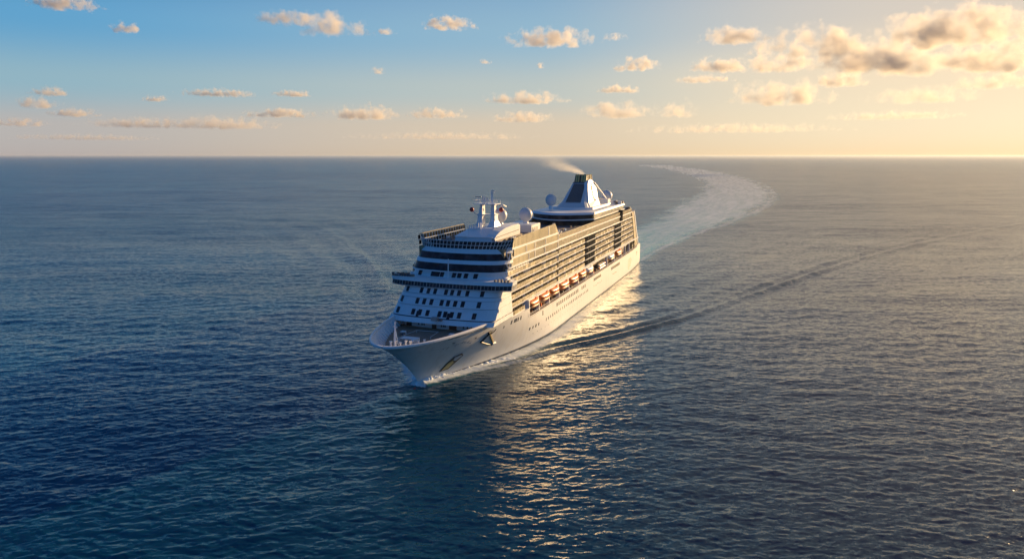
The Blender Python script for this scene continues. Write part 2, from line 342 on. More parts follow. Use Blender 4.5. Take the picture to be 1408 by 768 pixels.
def water_material():
    m = bpy.data.materials.new('sea_water'); m.use_nodes = True; nt = m.node_tree; nd = nt.nodes; lk = nt.links
    b = nd['Principled BSDF']; out = nd['Material Output']
    def attr(n): a = nd.new('ShaderNodeAttribute'); a.attribute_name = n; return a.outputs['Fac']
    def math_(op, a, b_=None, c=None):
        q = nd.new('ShaderNodeMath'); q.operation = op
        for i, x in enumerate((a, b_, c)):
            if x is None: continue
            if isinstance(x, (int, float)): q.inputs[i].default_value = x
            else: lk.new(x, q.inputs[i])
        return q.outputs[0]
    def vmath(op, a, b_=None):
        q = nd.new('ShaderNodeVectorMath'); q.operation = op
        for i, x in enumerate((a, b_)):
            if x is None: continue
            if isinstance(x, tuple): q.inputs[i].default_value = x
            else: lk.new(x, q.inputs[i])
        return q.outputs[0]
    geo = nd.new('ShaderNodeNewGeometry'); P = geo.outputs['Position']
    def noise(scale, stretch, detail, rough=.6, off=(0, 0, 0)):
        mp = nd.new('ShaderNodeMapping'); mp.inputs['Scale'].default_value = stretch; mp.inputs['Location'].default_value = off
        mp.inputs['Rotation'].default_value = (0, 0, R(9))
        lk.new(P, mp.inputs[0]); n = nd.new('ShaderNodeTexNoise'); n.inputs['Scale'].default_value = scale
        n.inputs['Detail'].default_value = detail; n.inputs['Roughness'].default_value = rough
        lk.new(mp.outputs[0], n.inputs['Vector']); return n
    # ripples: slope noise of 0.4 to 4 m added to the wave normal
    n1 = noise(.85, (.5, 1, 1), 3); n2 = noise(3.2, (.6, 1, 1), 2, off=(13, 7, 0))
    n3 = noise(.09, (.22, 1, 1), 4, .7, off=(3, 40, 0)); n4 = noise(.018, (.16, 1, 1), 5, .75, off=(31, 4, 0))
    s1 = vmath('MULTIPLY', vmath('SUBTRACT', n1.outputs['Color'], (.5, .5, .5)), (RIP1*.8, RIP1, 0))
    s2 = vmath('MULTIPLY', vmath('SUBTRACT', n2.outputs['Color'], (.5, .5, .5)), (RIP2, RIP2, 0))
    s3 = vmath('MULTIPLY', vmath('SUBTRACT', n3.outputs['Color'], (.5, .5, .5)), (RIP3*.4, RIP3, 0))
    s4 = vmath('MULTIPLY', vmath('SUBTRACT', n4.outputs['Color'], (.5, .5, .5)), (RIP4*.3, RIP4, 0))
    q34 = nd.new('ShaderNodeVectorMath'); q34.operation = 'SCALE'; lk.new(vmath('ADD', s3, s4), q34.inputs[0]); lk.new(math_('ADD', .3, math_('MULTIPLY', attr('lod'), .7)), q34.inputs['Scale']); s34 = q34.outputs[0]
    gust = nd.new('ShaderNodeMapRange'); gn = noise(.006, (.13, 1, 1), 7, .72, off=(9, 2, 0)); lk.new(gn.outputs['Fac'], gust.inputs[0])
    gust.inputs[1].default_value = .3; gust.inputs[2].default_value = .7; gust.inputs[3].default_value = .5; gust.inputs[4].default_value = 1.5
    sc = nd.new('ShaderNodeVectorMath'); sc.operation = 'SCALE'
    lk.new(vmath('ADD', vmath('ADD', s1, s2), s34), sc.inputs[0])
    lk.new(math_('MULTIPLY', math_('ADD', 1.0, math_('MULTIPLY', attr('lod'), 1.25)), math_('MULTIPLY', gust.outputs[0], math_('SUBTRACT', 1.0, math_('MULTIPLY', attr('calm'), .35)))), sc.inputs['Scale'])
    nrm = vmath('NORMALIZE', vmath('ADD', geo.outputs['Normal'], sc.outputs[0]))
    lk.new(nrm, b.inputs['Normal'])
    lk.new(math_('ADD', .10, math_('MULTIPLY', attr('lod'), .16)), b.inputs['Roughness']); b.inputs['IOR'].default_value = 1.333; b.inputs['Specular IOR Level'].default_value = .5
    # colour of the water body; churned water is paler and green
    mx = nd.new('ShaderNodeMix'); mx.data_type = 'RGBA'; mx.inputs['A'].default_value = (*DEEP, 1); mx.inputs['B'].default_value = (.05, .38, .38, 1)
    lk.new(math_('MULTIPLY', attr('aqua'), 1.0), mx.inputs['Factor']); lk.new(mx.outputs['Result'], b.inputs['Base Color'])
    # foam
    f1 = noise(.55, (1, 1, 1), 6, .7, (5, 5, 0)); f2 = noise(.09, (1, 1, 1), 3, .6, (1, 8, 0))
    thr = math_('ADD', math_('MULTIPLY', f1.outputs['Fac'], .75), math_('MULTIPLY', f2.outputs['Fac'], .35))
    v = math_('SUBTRACT', math_('ADD', attr('foam'), math_('MULTIPLY', thr, .9)), .70)
    v = math_('MULTIPLY', v, 1.9)
    cl = nd.new('ShaderNodeClamp'); lk.new(v, cl.inputs[0])
    fac = math_('MULTIPLY', cl.outputs[0], math_('MINIMUM', math_('MULTIPLY', attr('foam'), 3.0), .92))
    fm = nd.new('ShaderNodeBsdfPrincipled'); fm.inputs['Base Color'].default_value = (.72, .76, .76, 1); fm.inputs['Roughness'].default_value = .7
    bp = nd.new('ShaderNodeBump'); bp.inputs['Strength'].default_value = .6; bp.inputs['Distance'].default_value = .4; lk.new(f1.outputs['Fac'], bp.inputs['Height'])
    lk.new(bp.outputs[0], fm.inputs['Normal'])
    ms = nd.new('ShaderNodeMixShader'); lk.new(fac, ms.inputs[0]); lk.new(b.outputs[0], ms.inputs[1]); lk.new(fm.outputs[0], ms.inputs[2])
    lk.new(ms.outputs[0], out.inputs['Surface'])
    return m
RIP1, RIP2, RIP3, RIP4 = .50, .42, .26, .18
DEEP = (.001, .040, .080)
sea = build_sea(); sea.data.materials.append(water_material())

# ================================================================= SHIP
ship = bpy.data.objects.new('cruise_ship', None); COL.objects.link(ship)
ship.location = (SX, SY, 0); ship.rotation_euler = (0, 0, YAW)
tag(ship, 'large white cruise ship with bronze balconies steaming across the open sea', 'ship')

STEM_Z = [-4, 0, 4.1, 8.9, 13.6, 16.8, 20, 21.6]; STEM_S = [1.5, 0, -3.4, -8.3, -14.0, -18.4, -24.0, -26.6]
def stem(z): return float(np.interp(z, STEM_Z, STEM_S))
def hb(s, z):
    k = max(0., min(1., z/20.)); s0 = stem(z); Le = 95+(75-95)*k; u = max(0., min(1., (s-s0)/Le))
    a = 1.7+.2*k; bb = 1+.95*k**1.4
    w = (22.3-.4*k)*(1-(1-u)**a)**(1/bb)
    if s > 255: w *= 1-.11*((s-255)/65)**2
    if z < 0: w *= 1+z*.02
    return w
LS = 320.5
# --- hull shell
mb = MB()
def hull_section(s_list_fn, zs, uj):
    for side in (1, -1):
        g = [[(s_list_fn(z, u), side*hb(s_list_fn(z, u), z), z) for u in uj] for z in zs]
        vs = [p for row in g for p in row]; n = len(uj)
        for i in range(len(zs)-1):
            m = 'boot' if zs[i+1] <= 1.31 else 'hull'
            mb.add(vs[i*n:(i+2)*n], [(j, j+1, n+j+1, n+j) for j in range(n-1)], m)
UU = [(k/22)**1.7 for k in range(23)]
zs_low = [-4, -1, 1.3]; zs_mid = [1.3+(18.2-1.3)*k/12 for k in range(13)]
zs1 = zs_low+zs_mid[1:]+[18.8, 19.4, 19.9, 20.25]
hull_section(lambda z, u: stem(z)+u*(31-stem(z)), zs1, UU)
hull_section(lambda z, u: 31+u*25, zs_low+zs_mid[1:], [k/8 for k in range(9)])
zs3 = zs_low+[1.3+(14.6-1.3)*k/7 for k in range(1, 8)]
hull_section(lambda z, u: 56+u*(LS-56) if u < 1 or z > 6 else LS-(6-z)*.6, zs3, [k/50 for k in range(51)])
# transom and bottom deck lid
for i in range(len(zs3)-1):
    a, b_ = zs3[i], zs3[i+1]; sa = LS if a > 6 else LS-(6-a)*.6; sb = LS if b_ > 6 else LS-(6-b_)*.6
    mb.add([(sa, -hb(sa, a), a), (sa, hb(sa, a), a), (sb, hb(sb, b_), b_), (sb, -hb(sb, b_), b_)], [(0, 1, 2, 3)], 'boot' if b_ <= 1.31 else 'hull')
hull = mb.build('hull', ship, smooth=True)
try:
    me = hull.data
    bm = bmesh.new(); bm.from_mesh(me); bmesh.ops.remove_doubles(bm, verts=bm.verts[:], dist=.005); bmesh.ops.recalc_face_normals(bm, faces=bm.faces[:]); bm.to_mesh(me); bm.free()
    me.polygons.foreach_set('use_smooth', [True]*len(me.polygons))
    me.set_sharp_from_angle(angle=R(40))
except Exception as e: print('hull smooth', e)
# closing decks
def deck_loop(s0, s1, z, n, inset=.15):
    ss = [s0+(s1-s0)*k/n for k in range(n+1)]
    L_ = [(s, max(.05, hb(s, z)-inset), z) for s in ss]
    return L_+[(s, -t, z) for s, t, _ in reversed(L_)]
def slab(name, s0, s1, z0, z1, m, n=20, inset=.15, par=ship):
    q = MB(); a = deck_loop(s0, s1, z0, n, inset); b_ = [(s, t, z1) for s, t, _ in a]; q.loop2(a, b_, m); return q.build(name, par)
fd = slab('foredeck', stem(16.5)+.6, 31, 16.2, 16.5, 'teak', 30, .3)
slab('boat_deck', 54, LS-.1, 14.3, 14.62, 'teak', 40, .08)
slab('lower_deck', 31, 57, 17.9, 18.25, 'white', 8, .06)
# bulwark cap, thick white rolled rim of the bow
q = MB()
ss = [stem(20.25)+((k/26)**1.9)*(31-stem(20.25)) for k in range(27)]
outer = [(s-.25*(k == 0), hb(s, 20.25)+.22) for k, s in enumerate(ss)]
inner = []
for k, (s, t) in enumerate(outer): inner.append((s+(1.0*max(0, 1-k/9)), max(0.0, t-.85)))
def rim(side):
    rows = []
    for (so, to), (si, ti) in zip(outer, inner):
        lo = max(0.0, min(ti, hb(si+.3, 16.6)-.35))
        rows.append([(so, side*to, 19.6), (so, side*to, 20.15), (so+.1, side*(to-.2), 20.36), (si-.2, side*(ti+.1), 20.36), (si, side*ti, 20.0), (si+.05, side*max(0, ti-.02), 19.4), (max(si+.1, stem(16.5)+.9), side*lo, 16.4)])
    vs = [p for r_ in rows for p in r_]; n = 7
    q.add(vs, [(i*n+j, (i+1)*n+j, (i+1)*n+j+1, i*n+j+1) for i in range(len(rows)-1) for j in range(n-1)], 'white')
rim(1); rim(-1)
q.build('bulwark', ship, smooth=False)
q = MB()     # bulwark stiffeners inside the rim
for k in range(4, 25):
    for side in (1, -1):
        si, ti = inner[k]; lo = max(.3, min(ti, hb(si+.3, 16.6)-.35)); s0 = max(si, stem(16.5)+1)
        q.hexa([(s0-.1, side*(lo-.8), 16.5), (s0+.1, side*(lo-.8), 16.5), (s0+.1, side*(lo-.02), 16.5), (s0-.1, side*(lo-.02), 16.5)],
               [(si-.1, side*(ti-.35), 19.3), (si+.1, side*(ti-.35), 19.3), (si+.1, side*(ti-.03), 19.3), (si-.1, side*(ti-.03), 19.3)], 'white')
q.build_each('bulwark_stiffener', ship)
# thin dark seam below the rim
def seam(pts, w=.09, m='black', name='hull_seam'):
    q = MB(); vs = []
    for s, z in pts: t = hb(s, z)+.035; vs += [(s, t, z-w), (s, t, z+w), (s, t-.1, z+w), (s, t-.1, z-w)]
    n = len(pts); q.add(vs, [(i*4+j, (i+1)*4+j, (i+1)*4+(j+1) % 4, i*4+(j+1) % 4) for i in range(n-1) for j in range(4)], m)
    return q.build(name, ship)
seam([(-4+2*k, 18.75-.035*k) for k in range(18)], .11)
seam([(56.2+4*k, 14.1) for k in range(60)], .07, 'grey')

def hull_panel(q, s0, s1, z0, z1, m, side=1, out=.05, lean=0.):
    pts = [(s0, z0), (s1, z0), (s1+lean, z1), (s0+lean, z1)]
    a = [(s, side*(hb(s, z)+out), z) for s, z in pts]; b_ = [(s, side*(hb(s, z)-.2), z) for s, z in pts]
    q.hexa(a, b_, m)
def on_hull(name, s0, s1, z0, z1, m, side=1, out=.05, lean=0.):
    q = MB(); hull_panel(q, s0, s1, z0, z1, m, side, out, lean); return q.build(name, ship)
# windows of the white hull
for s in (37.6, 40.4, 41.8, 43.6, 46.2): on_hull('hull_window', s, s+.95, 15.3, 16.9, 'glass')
on_hull('hull_window', 31.8, 32.8, 14.9, 15.9, 'grey')
for s in list(np.arange(94, 132, 3.05))+[139.0, 142.2, 145.4]:
    on_hull('hull_window', s, s+1.7, 11.3, 13.0, 'glass')
for k, s in enumerate(np.arange(59, 152, 3.2)):
    if k in (4, 5): continue
    w = .65+.25*random.random(); q = MB(); z = 8.7
    q.add([(s+w*math.cos(a)*.75, hb(s+w*math.cos(a)*.75, z+w*math.sin(a))+o_, z+w*math.sin(a)) for o_ in (.05, -.15) for a in np.linspace(0, 2*math.pi, 8, endpoint=False)],
          [tuple(range(8)), tuple(range(15, 7, -1))]+[(i, (i+1) % 8, 8+(i+1) % 8, 8+i) for i in range(8)], 'glass'); q.build('porthole', ship)
for s in np.arange(64, 140, 4.4):
    w = .22; q = MB(); z = 5.6
    q.add([(s+w*math.cos(a), hb(s, z)+o_, z+w*math.sin(a)) for o_ in (.04, -.15) for a in np.linspace(0, 2*math.pi, 6, endpoint=False)],
          [tuple(range(6)), tuple(range(11, 5, -1))]+[(i, (i+1) % 6, 6+(i+1) % 6, 6+i) for i in range(6)], 'grey'); q.build('porthole', ship)
on_hull('shell_door', 72.6, 74.0, 11.6, 13.6, 'black')
# the aft groups of tinted openings
for s0, s1, z0, z1 in ((165, 183, 11.4, 13.0), (209, 235, 11.0, 12.7)):
    n = int((s1-s0)/3)
    for k in range(n): on_hull('hull_window', s0+k*(s1-s0)/n, s0+(k+1)*(s1-s0)/n-.45, z0-.01*k, z1-.01*k, 'olive3' if k > 1 else 'glass')
for k in range(7): on_hull('porthole', 165+3*k, 166.1+3*k, 8.4-(k % 3)*.25, 9.2-(k % 3)*.25, 'grey')
for k in range(4): on_hull('porthole', 214+3*k, 215.5+3*k, 7.6-(k % 2)*.2, 8.2-(k % 2)*.2, 'cabin')
# small unreadable lettering near the stern and the bow
q = MB()
for row, (z, s0, n) in enumerate(((9.9, 262, 5), (8.3, 262, 6), (6.7, 262, 5), (5.2, 262, 4), (3.8, 263, 2))):
    for k in range(n): hull_panel(q, s0+2.6*k, s0+2.6*k+.7, z-.55, z+.55, 'gold', out=.04, lean=.5*(k % 2)); hull_panel(q, s0+2.6*k+.7, s0+2.6*k+1.7, z-.1+(.35 if k % 3 else -.3), z+.1+(.35 if k % 3 else -.3), 'gold', out=.045)
q.build('stern_lettering', ship)
q = MB()
hull_panel(q, 298.5, 300, 8.6, 11.2, 'cabin', out=.04, lean=1.2); hull_panel(q, 297, 302.5, 10.6, 11.1, 'cabin', out=.05); q.build('draught_mark', ship)
q = MB()
for k, (s, z) in enumerate([(-11.6, 15.5), (-9.6, 15.5), (-7.2, 15.5), (-3.4, 15.0), (-2.2, 14.9), (-.4, 14.7), (1.6, 15.9), (3.0, 14.9), (4.2, 15.2), (6.0, 15.4), (7.6, 15.2), (9.6, 14.7), (11.6, 14.0)]):
    hull_panel(q, s, s+(.5 if k % 2 else .9), z-.28, z+(.1 if k % 2 else .25), 'dome', out=.05, lean=.2)
    if k > 3: hull_panel(q, s+.5, s+.85, z-.55, z+.3, 'grey', out=.045, lean=.2)
q.build('bow_lettering', ship)
on_hull('fairlead', .8, 2.0, 16.0, 16.35, 'black'); on_hull('fairlead', 13.3, 14.2, 15.0, 15.5, 'black')
# anchor pocket low on the bow: diamond opening with gold plate and white fluke
def hull_poly(q, pts, m, out=.05):
    a = [(s, hb(s, z)+out, z) for s, z in pts]; b_ = [(s, hb(s, z)-.25, z) for s, z in pts]; q.loop2(a, b_, m)
q = MB(); hull_poly(q, [(6.6, 3.4), (10.4, 3.6), (13.4, 8.4), (11.8, 9.6), (8.6, 9.0), (7.4, 6.6)], 'black', .28); pk = q.build('anchor_pocket', ship)
q = MB(); hull_poly(q, [(7.2, 3.9), (9.9, 4.1), (10.6, 6.2), (9.4, 7.3), (7.9, 6.4)], 'gold', .36); q.build('pocket_plate', pk)
q = MB(); hull_poly(q, [(9.4, 7.4), (11.0, 6.9), (12.6, 8.6), (11.4, 9.1), (9.2, 8.7)], 'dome', .44); q.build('anchor', pk)
def oh(s, z, o_=.35): return (s, hb(s, z)+o_, z)
q = MB()
q.tube([oh(22.0, 15.0), oh(25.5, 12.3), oh(29.0, 9.6)], .36, 'gold'); q.tube([oh(28.2, 9.6, .5), oh(30.2, 9.5, .5)], .55, 'dome')
q.tube([oh(21.6, 15.2), oh(20.2, 13.8), oh(18.8, 12.5)], .30, 'black'); q.tube([oh(18.8, 12.4), oh(23.5, 10.6), oh(28.6, 9.0)], .34, 'black')
q.tube([oh(20.6, 15.6), oh(22.4, 15.8)], .5, 'black'); q.tube([oh(22.6, 14.6), oh(24.6, 15.4), oh(25.2, 16.3)], .15, 'black')
q.build('anchor', ship, smooth=False)
# bulb just breaking the water
q = MB(); q.lathe((-3.0, 0, -2.68), sphere_prof(1.45, 8), 'red', 14, 3.0, 1.1); q.build('bulbous_bow', ship, smooth=True)
# foredeck gear
q = MB(); q.tube([(-14.5, -1.2, 16.5), (-14.3, -1.2, 21), (-13.9, -1.2, 26.2)], [.55, .42, .26], 'white'); q.tube([(-13.5, -.2, 16.5), (-14, -1.0, 22.8)], .2, 'white')
q.tube([(-14.1, -1.9, 24.4), (-14.1, -.4, 24.4)], .12, 'white'); q.build('foremast', ship)
q = MB()
for s, t, h in ((-15.5, -2.0, 3.2), (-15.8, -.2, 3.6), (-15, 1.2, 3.0), (-13.5, 2.4, 3.3), (-12.0, 3.2, 2.8), (-13.5, -3.4, 2.6), (-10.5, 3.0, 2.6), (-8.5, 4.4, 2.2), (-6, 5.4, 2.1), (-14.2, -.9, 2.4)):
    q.lathe((s, t, 16.5), [(.5, 0), (.36, .2), (.32, h-.3), (.52, h-.2), (.45, h)], 'white', 8)
q.build_each('bollard', ship)
q = MB(); q.box(-8.2, -4.0, -3.4, 2.6, 16.5, 18.6, 'white'); q.box(-8.9, -8.2, -2.6, 1.6, 18.0, 18.9, 'grey'); q.tube([(-10.4, -2.6, 17.4), (-10.4, 1.6, 17.4)], .8, 'grey', 10); q.build('windlass', ship)
q = MB()
for s, t in ((4, -9.5), (6.5, 8.5), (-1, 8)): q.box(s, s+1.6, t, t+1.6, 16.5, 17.8, 'white'); q.tube([(s-1, t+.8, 17.3), (s-1, t+2.4, 17.3)], .55, 'clutter', 8)
q.build_each('mooring_winch', ship)
q = MB()
for a, b_ in (((-3, -6.5), (9, -5.5)), ((9, -5.5), (9.5, 3)), ((2, 3.6), (9.5, 3))): q.tube([(a[0], a[1], 17.4), (b_[0], b_[1], 17.4)], .07, 'white', 4); q.tube([(a[0], a[1], 16.5), (a[0], a[1], 17.4)], .08, 'white', 4)
q.build('foredeck_rail', ship)

# --- forward superstructure: curved raked front
def Bw(z): return 21.3-(z-20)*.075
def sf(a, z, off=0):      # a in [-1, 1] across the beam
    a = abs(a); k = (z-20)/24
    return 15.5+.75*(z-20)+off+(1.6+2.4*k)*a**2.2+(1.6+3.6*k)*a**12
AA = [math.sin(math.pi/2*k/14) for k in range(-14, 15)]
def front_loop(z, off=0, back=60, dB=0): return [(sf(a, z, off), a*(Bw(z)+dB), z) for a in AA]+[(back, Bw(z)+dB, z), (back, -Bw(z)-dB, z)]
def tier(name, z0, z1, m, off0=0, off1=None, back=60, dB=0, mirror=False):
    q = MB(); back = back if z0 > 33 else 37.5; q.loop2(front_loop(z0, off0, back, dB), front_loop(z1, off0 if off1 is None else off1, back, dB), m); return q.build(name, ship)
q = MB()
def fl2(z, off, B): return [(sf(a, 20, off), a*B, z) for a in AA]+[(50, B, z), (50, -B, z)]
q.loop2(fl2(16.4, 1.8, 17.5), fl2(18.94, 1.8, 17.5), 'white'); fw = q.build('foredeck_house', ship)
for t0, t1 in ((-14.6, -12.4), (-3.4, -1.6), (3.6, 6.6)):
    q = MB(); a = (t0+t1)/2/17.5; q.box(sf(a, 20, 1.8)-.2, sf(a, 20, 1.8)+.5, t0, t1, 16.5, 18.5, 'rust' if t0 > 0 else 'black'); q.build('door', fw)
for t0 in (-9.5, -8, -7.1, .2, 1, 1.7, 9, 10.5, 12):
    q = MB(); a = (t0+.3)/17.5; q.box(sf(a, 20, 1.8)-.1, sf(a, 20, 1.8)+.4, t0, t0+.55, 17.2, 18.1, 'clutter'); q.build('vent', fw)
tier('forward_terrace', 18.95, 20.45, 'white', -.9, -.75, 36, .15)
q = MB()     # dark solid strip painted in for the gap's shadow just above the terrace
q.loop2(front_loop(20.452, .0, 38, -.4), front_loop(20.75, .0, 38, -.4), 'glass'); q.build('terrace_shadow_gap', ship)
tr = [tier('forward_cabin_wall', 20.75, 24.25, 'white', 0, .25, 60), tier('forward_cabin_wall', 24.45, 28.1, 'white', -.2, .05, 60), tier('forward_cabin_wall', 28.3, 30.7, 'white', .1, .2, 60)]
tier('deck_edge_band', 24.25, 24.45, 'grey', .1, .1, 60, -.08); tier('deck_edge_band', 28.1, 28.3, 'grey', .2, .2, 60, -.1)
tier('deck_edge_band', 26.9, 26.98, 'grey', -.22, -.22, 60, .02)
def fwin(t, z0, z1, w, off, par, m='glass', name='window'):
    zc = (z0+z1)/2; B = Bw(zc); q = MB(); aa = [(t-w/2)/B, (t+w/2)/B]
    b_ = [(sf(aa[0], z0, off)-.07, aa[0]*B, z0), (sf(aa[1], z0, off)-.07, aa[1]*B, z0)]; b_ += [(s+.5, t_, z) for s, t_, z in reversed(b_)]
    c = [(sf(aa[0], z1, off)-.07, aa[0]*B, z1), (sf(aa[1], z1, off)-.07, aa[1]*B, z1)]; c += [(s+.5, t_, z) for s, t_, z in reversed(c)]
    q.hexa(b_, c, m); return q.build(name, par)
for t in (-17.3, -10.6, -7.5, -4.6, 0, 2.5, 5.3, 8.6, 14.3): fwin(t, 28.5, 30.3, 1.35, .08, tr[2])
for t in (-18.4, -10.9, -7.9, -4.8, -.5, 2.1, 5.0, 8.0, 14.2): fwin(t, 24.9, 26.8, 1.45, -.16, tr[1])
for t in (-18.6, -11.4, -8.5, -5.2, -.2, 2.1, 4.7, 7.7, 13.5): fwin(t, 21.2, 23.1, 1.45, -.02, tr[0])
for t in (-9.2, 3.6): fwin(t, 20.76, 22.6, 1.2, -.02, tr[0], name='door')
q = MB(); q.box(12.5, 14.4, -1.5, .9, 20.46, 21.7, 'grey'); q.box(12.9, 14.0, 1.2, 2.6, 20.46, 21.2, 'clutter'); q.tube([(14, -.4, 21.6), (13.4, -.2, 23.2)], .12, 'white'); q.build('terrace_equipment', ship)
q = MB(); q.lathe((20.5, 19.2, 20.5), sphere_prof(.95, 6, 1.2), 'white', 10); q.build('floodlight', ship, smooth=True)
# --- bridge with wings
def wing_loop(z, ds=0, B=25.1, back=0):
    f = [(22.6+ds+(z-32)*.35+2.2*(abs(a)**2)+1.6*abs(a)**10, a*B, z) for a in AA]
    return f+[(31.5+back, B, z), (33.5+back, 20, z), (33.5+back, -20, z), (31.5+back, -B, z)]
q = MB(); q.loop2(wing_loop(30.35, 1.6, 24.2), wing_loop(30.95, 0), 'white'); br = q.build('bridge', ship)
q = MB(); q.loop2(wing_loop(32.62, -.15, 25.2), wing_loop(34.05, -.35, 25.3), 'white')
q.build('upper_band', br)
q = MB(); q.loop2(wing_loop(30.952, .35, 24.85), wing_loop(32.618, .25, 24.85), 'glass'); q.build('wheelhouse_glazing', br)
q = MB()
for k in range(37):
    a = -1+2*k/36; B = 24.9
    f = lambda z: 22.6+.2+(z-32)*.35+2.2*(abs(a)**2)+1.6*abs(a)**10
    w = .05 if k % 4 else .13
    q.hexa([(f(30.95), a*B-w, 30.96), (f(30.95), a*B+w, 30.96), (f(30.95)+.4, a*B+w, 30.96), (f(30.95)+.4, a*B-w, 30.96)],
           [(f(32.6), a*B-w, 32.61), (f(32.6), a*B+w, 32.61), (f(32.6)+.4, a*B+w, 32.61), (f(32.6)+.4, a*B-w, 32.61)], 'grey')
for side in (1, -1):
    for s in np.arange(27, 32, 1.2): q.box(s, s+.2, side*24.86-.05, side*24.86+.08, 30.96, 32.61, 'white')
q.build('mullion', br)
q = MB()
for a in np.linspace(-.96, -.62, 9): q.box(24.8, 25.6+random.random(), a*25-.25, a*25+.25+random.random()*.4, 34.06, 34.8+random.random()*.9, 'clutter')
for a in np.linspace(.75, .96, 5): q.box(25, 25.8+random.random(), a*25-.25, a*25+.35, 34.06, 34.7+random.random()*.6, 'rust' if random.random() < .4 else 'clutter')
q.build_each('bridge_roof_gear', br)
q = MB()
for side in (1, -1):
    q.tube([(23.6+1.8, side*24.6, 34.9), (31, side*24.8, 34.9)], .07, 'white', 4); q.tube([(23.5, side*20, 34.9), (25.4, side*24.6, 34.9)], .07, 'white', 4)
q.build('wing_rail', br)
# recessed deck over the bridge
rc = tier('observation_deck_wall', 34.0, 36.2, 'recess', 1.1, 1.3, 60, -.6)
rc.data.materials[0] = M['white']
for t in (-14.3, -8.3, -6.7, -5.6, -4.2, .9, 3.1, 5.8, 9.6): fwin(t, 34.25, 35.9, 1.6 if t != -5.6 else .7, 1.15, rc)
tier('glass_band_sill', 36.2, 36.55, 'white', -.2, -.2, 60, .12)
tier('lower_glass_band', 36.55, 39.15, 'glass', .15, .15, 60, -.05)
tier('white_band', 39.15, 40.5, 'white', -.15, -.1, 60, .12)
tier('upper_glass_band', 40.5, 42.9, 'glass', .15, .15, 60, -.05)
tier('roof_band', 42.9, 44.6, 'white', -.15, -.1, 98, .12)
q = MB(); z0, z1 = 35.0, 41.5; q.tube([(sf(0, 36, -1.6), -.6, 34.1), (sf(0, 36, -1.2), -.6, z1)], .22, 'white'); q.build('signal_mast', ship)
# slanted lattice windscreen round the forward top deck
q = MB(); g = MB()
def lat(a, z):
    k = (z-44.6)/4.3; return (sf(a, 44.6, -.05)-.9*k, a*(Bw(44.6)+.05+.6*k), z)
NA = 36
A2 = [math.sin(math.pi/2*(k/NA*2-1)) for k in range(NA+1)]
zt_front = lambda a: 47.0
for i in range(NA):
    a0, a1 = A2[i], A2[i+1]
    lo0, lo1, hi0 = lat(a0, 44.6), lat(a1, 44.6), lat(a0*.6+a1*.4, 47.0)
    lean = lat(min(1, a0+.045), 47.6)
    q.tube([lo0, lean], .13, 'white', 4)
for z in (46.0, 47.6): q.tube([lat(a, z) for a in A2], .11, 'white', 4)
for i in range(0, 18):     # starboard side run, taller
    s = sf(1, 44.6)+1+i*2.6
    z1 = 48.9
    q.tube([(s, -Bw(44.6), 44.6), (s-1.0, -Bw(44.6)-.5, z1)], .13, 'white', 4)
q.tube([(40.5, -Bw(44.6)-.5, 48.9), (84, -Bw(44.6)-.5, 48.9)], .22, 'cabin', 4); q.tube([(38, -Bw(44.6)-.25, 46.7), (84, -Bw(44.6)-.25, 46.7)], .12, 'white', 4)
for i in range(9):         # the top rail climbs round the starboard bow
    a = -1+.05*i; p0 = lat(a, 47.0); q.tube([lat(a, 44.6), (p0[0]-.6, p0[1], 48.9-i*.22)], .12, 'white', 4)
lt = q.build('windscreen_lattice', ship)
pts0 = [lat(a, 44.6) for a in A2]; pts1 = [lat(a, 47.6) for a in A2]
pts0i = [(s+.35, t*.985, z) for s, t, z in pts0]; pts1i = [(s+.35, t*.985, z) for s, t, z in pts1]
g.loop2([(s+.12, t*.995, z) for s, t, z in pts0]+pts0i[::-1], [(s+.12, t*.995, z) for s, t, z in pts1]+pts1i[::-1], 'glass')
for k in range(18): g.box(39.4+k*2.6, 41.2+k*2.6, -Bw(44.6)-.3, -Bw(44.6)-.15, 44.8, 46.4, 'tower'); g.box(39.0+k*2.6, 40.8+k*2.6, -Bw(44.6)-.5, -Bw(44.6)-.35, 46.9, 48.5, 'tower')
g.build('windscreen_glass', ship)
slab_q = MB(); slab_q.loop2(front_loop(44.61, .4, 98, -.4), front_loop(44.75, .4, 98, -.4), 'deckgrey'); slab_q.build('sports_deck', ship)

# --- long superstructure core
core_z0, TOP = 14.6, 43.7
q = MB()
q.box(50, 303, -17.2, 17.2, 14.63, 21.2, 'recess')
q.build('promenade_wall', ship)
q = MB(); q.box(36.5, 100, -18.8, 18.8, 18.26, 37.3, 'cabin'); q.box(36.5, 100, -18.2, 18.2, 37.302, 44.58, 'cabin'); q.box(100.002, 286, -18.7, 18.7, 21.21, 37.3, 'cabin'); q.box(100.002, 283, -18.0, 18.0, 37.302, 41.2, 'cabin'); q.build('cabin_block', ship)
q = MB(); q.box(100, 299, -19, 19, 41.21, 41.35, 'deckgrey'); pd = q.build('pool_deck', ship)
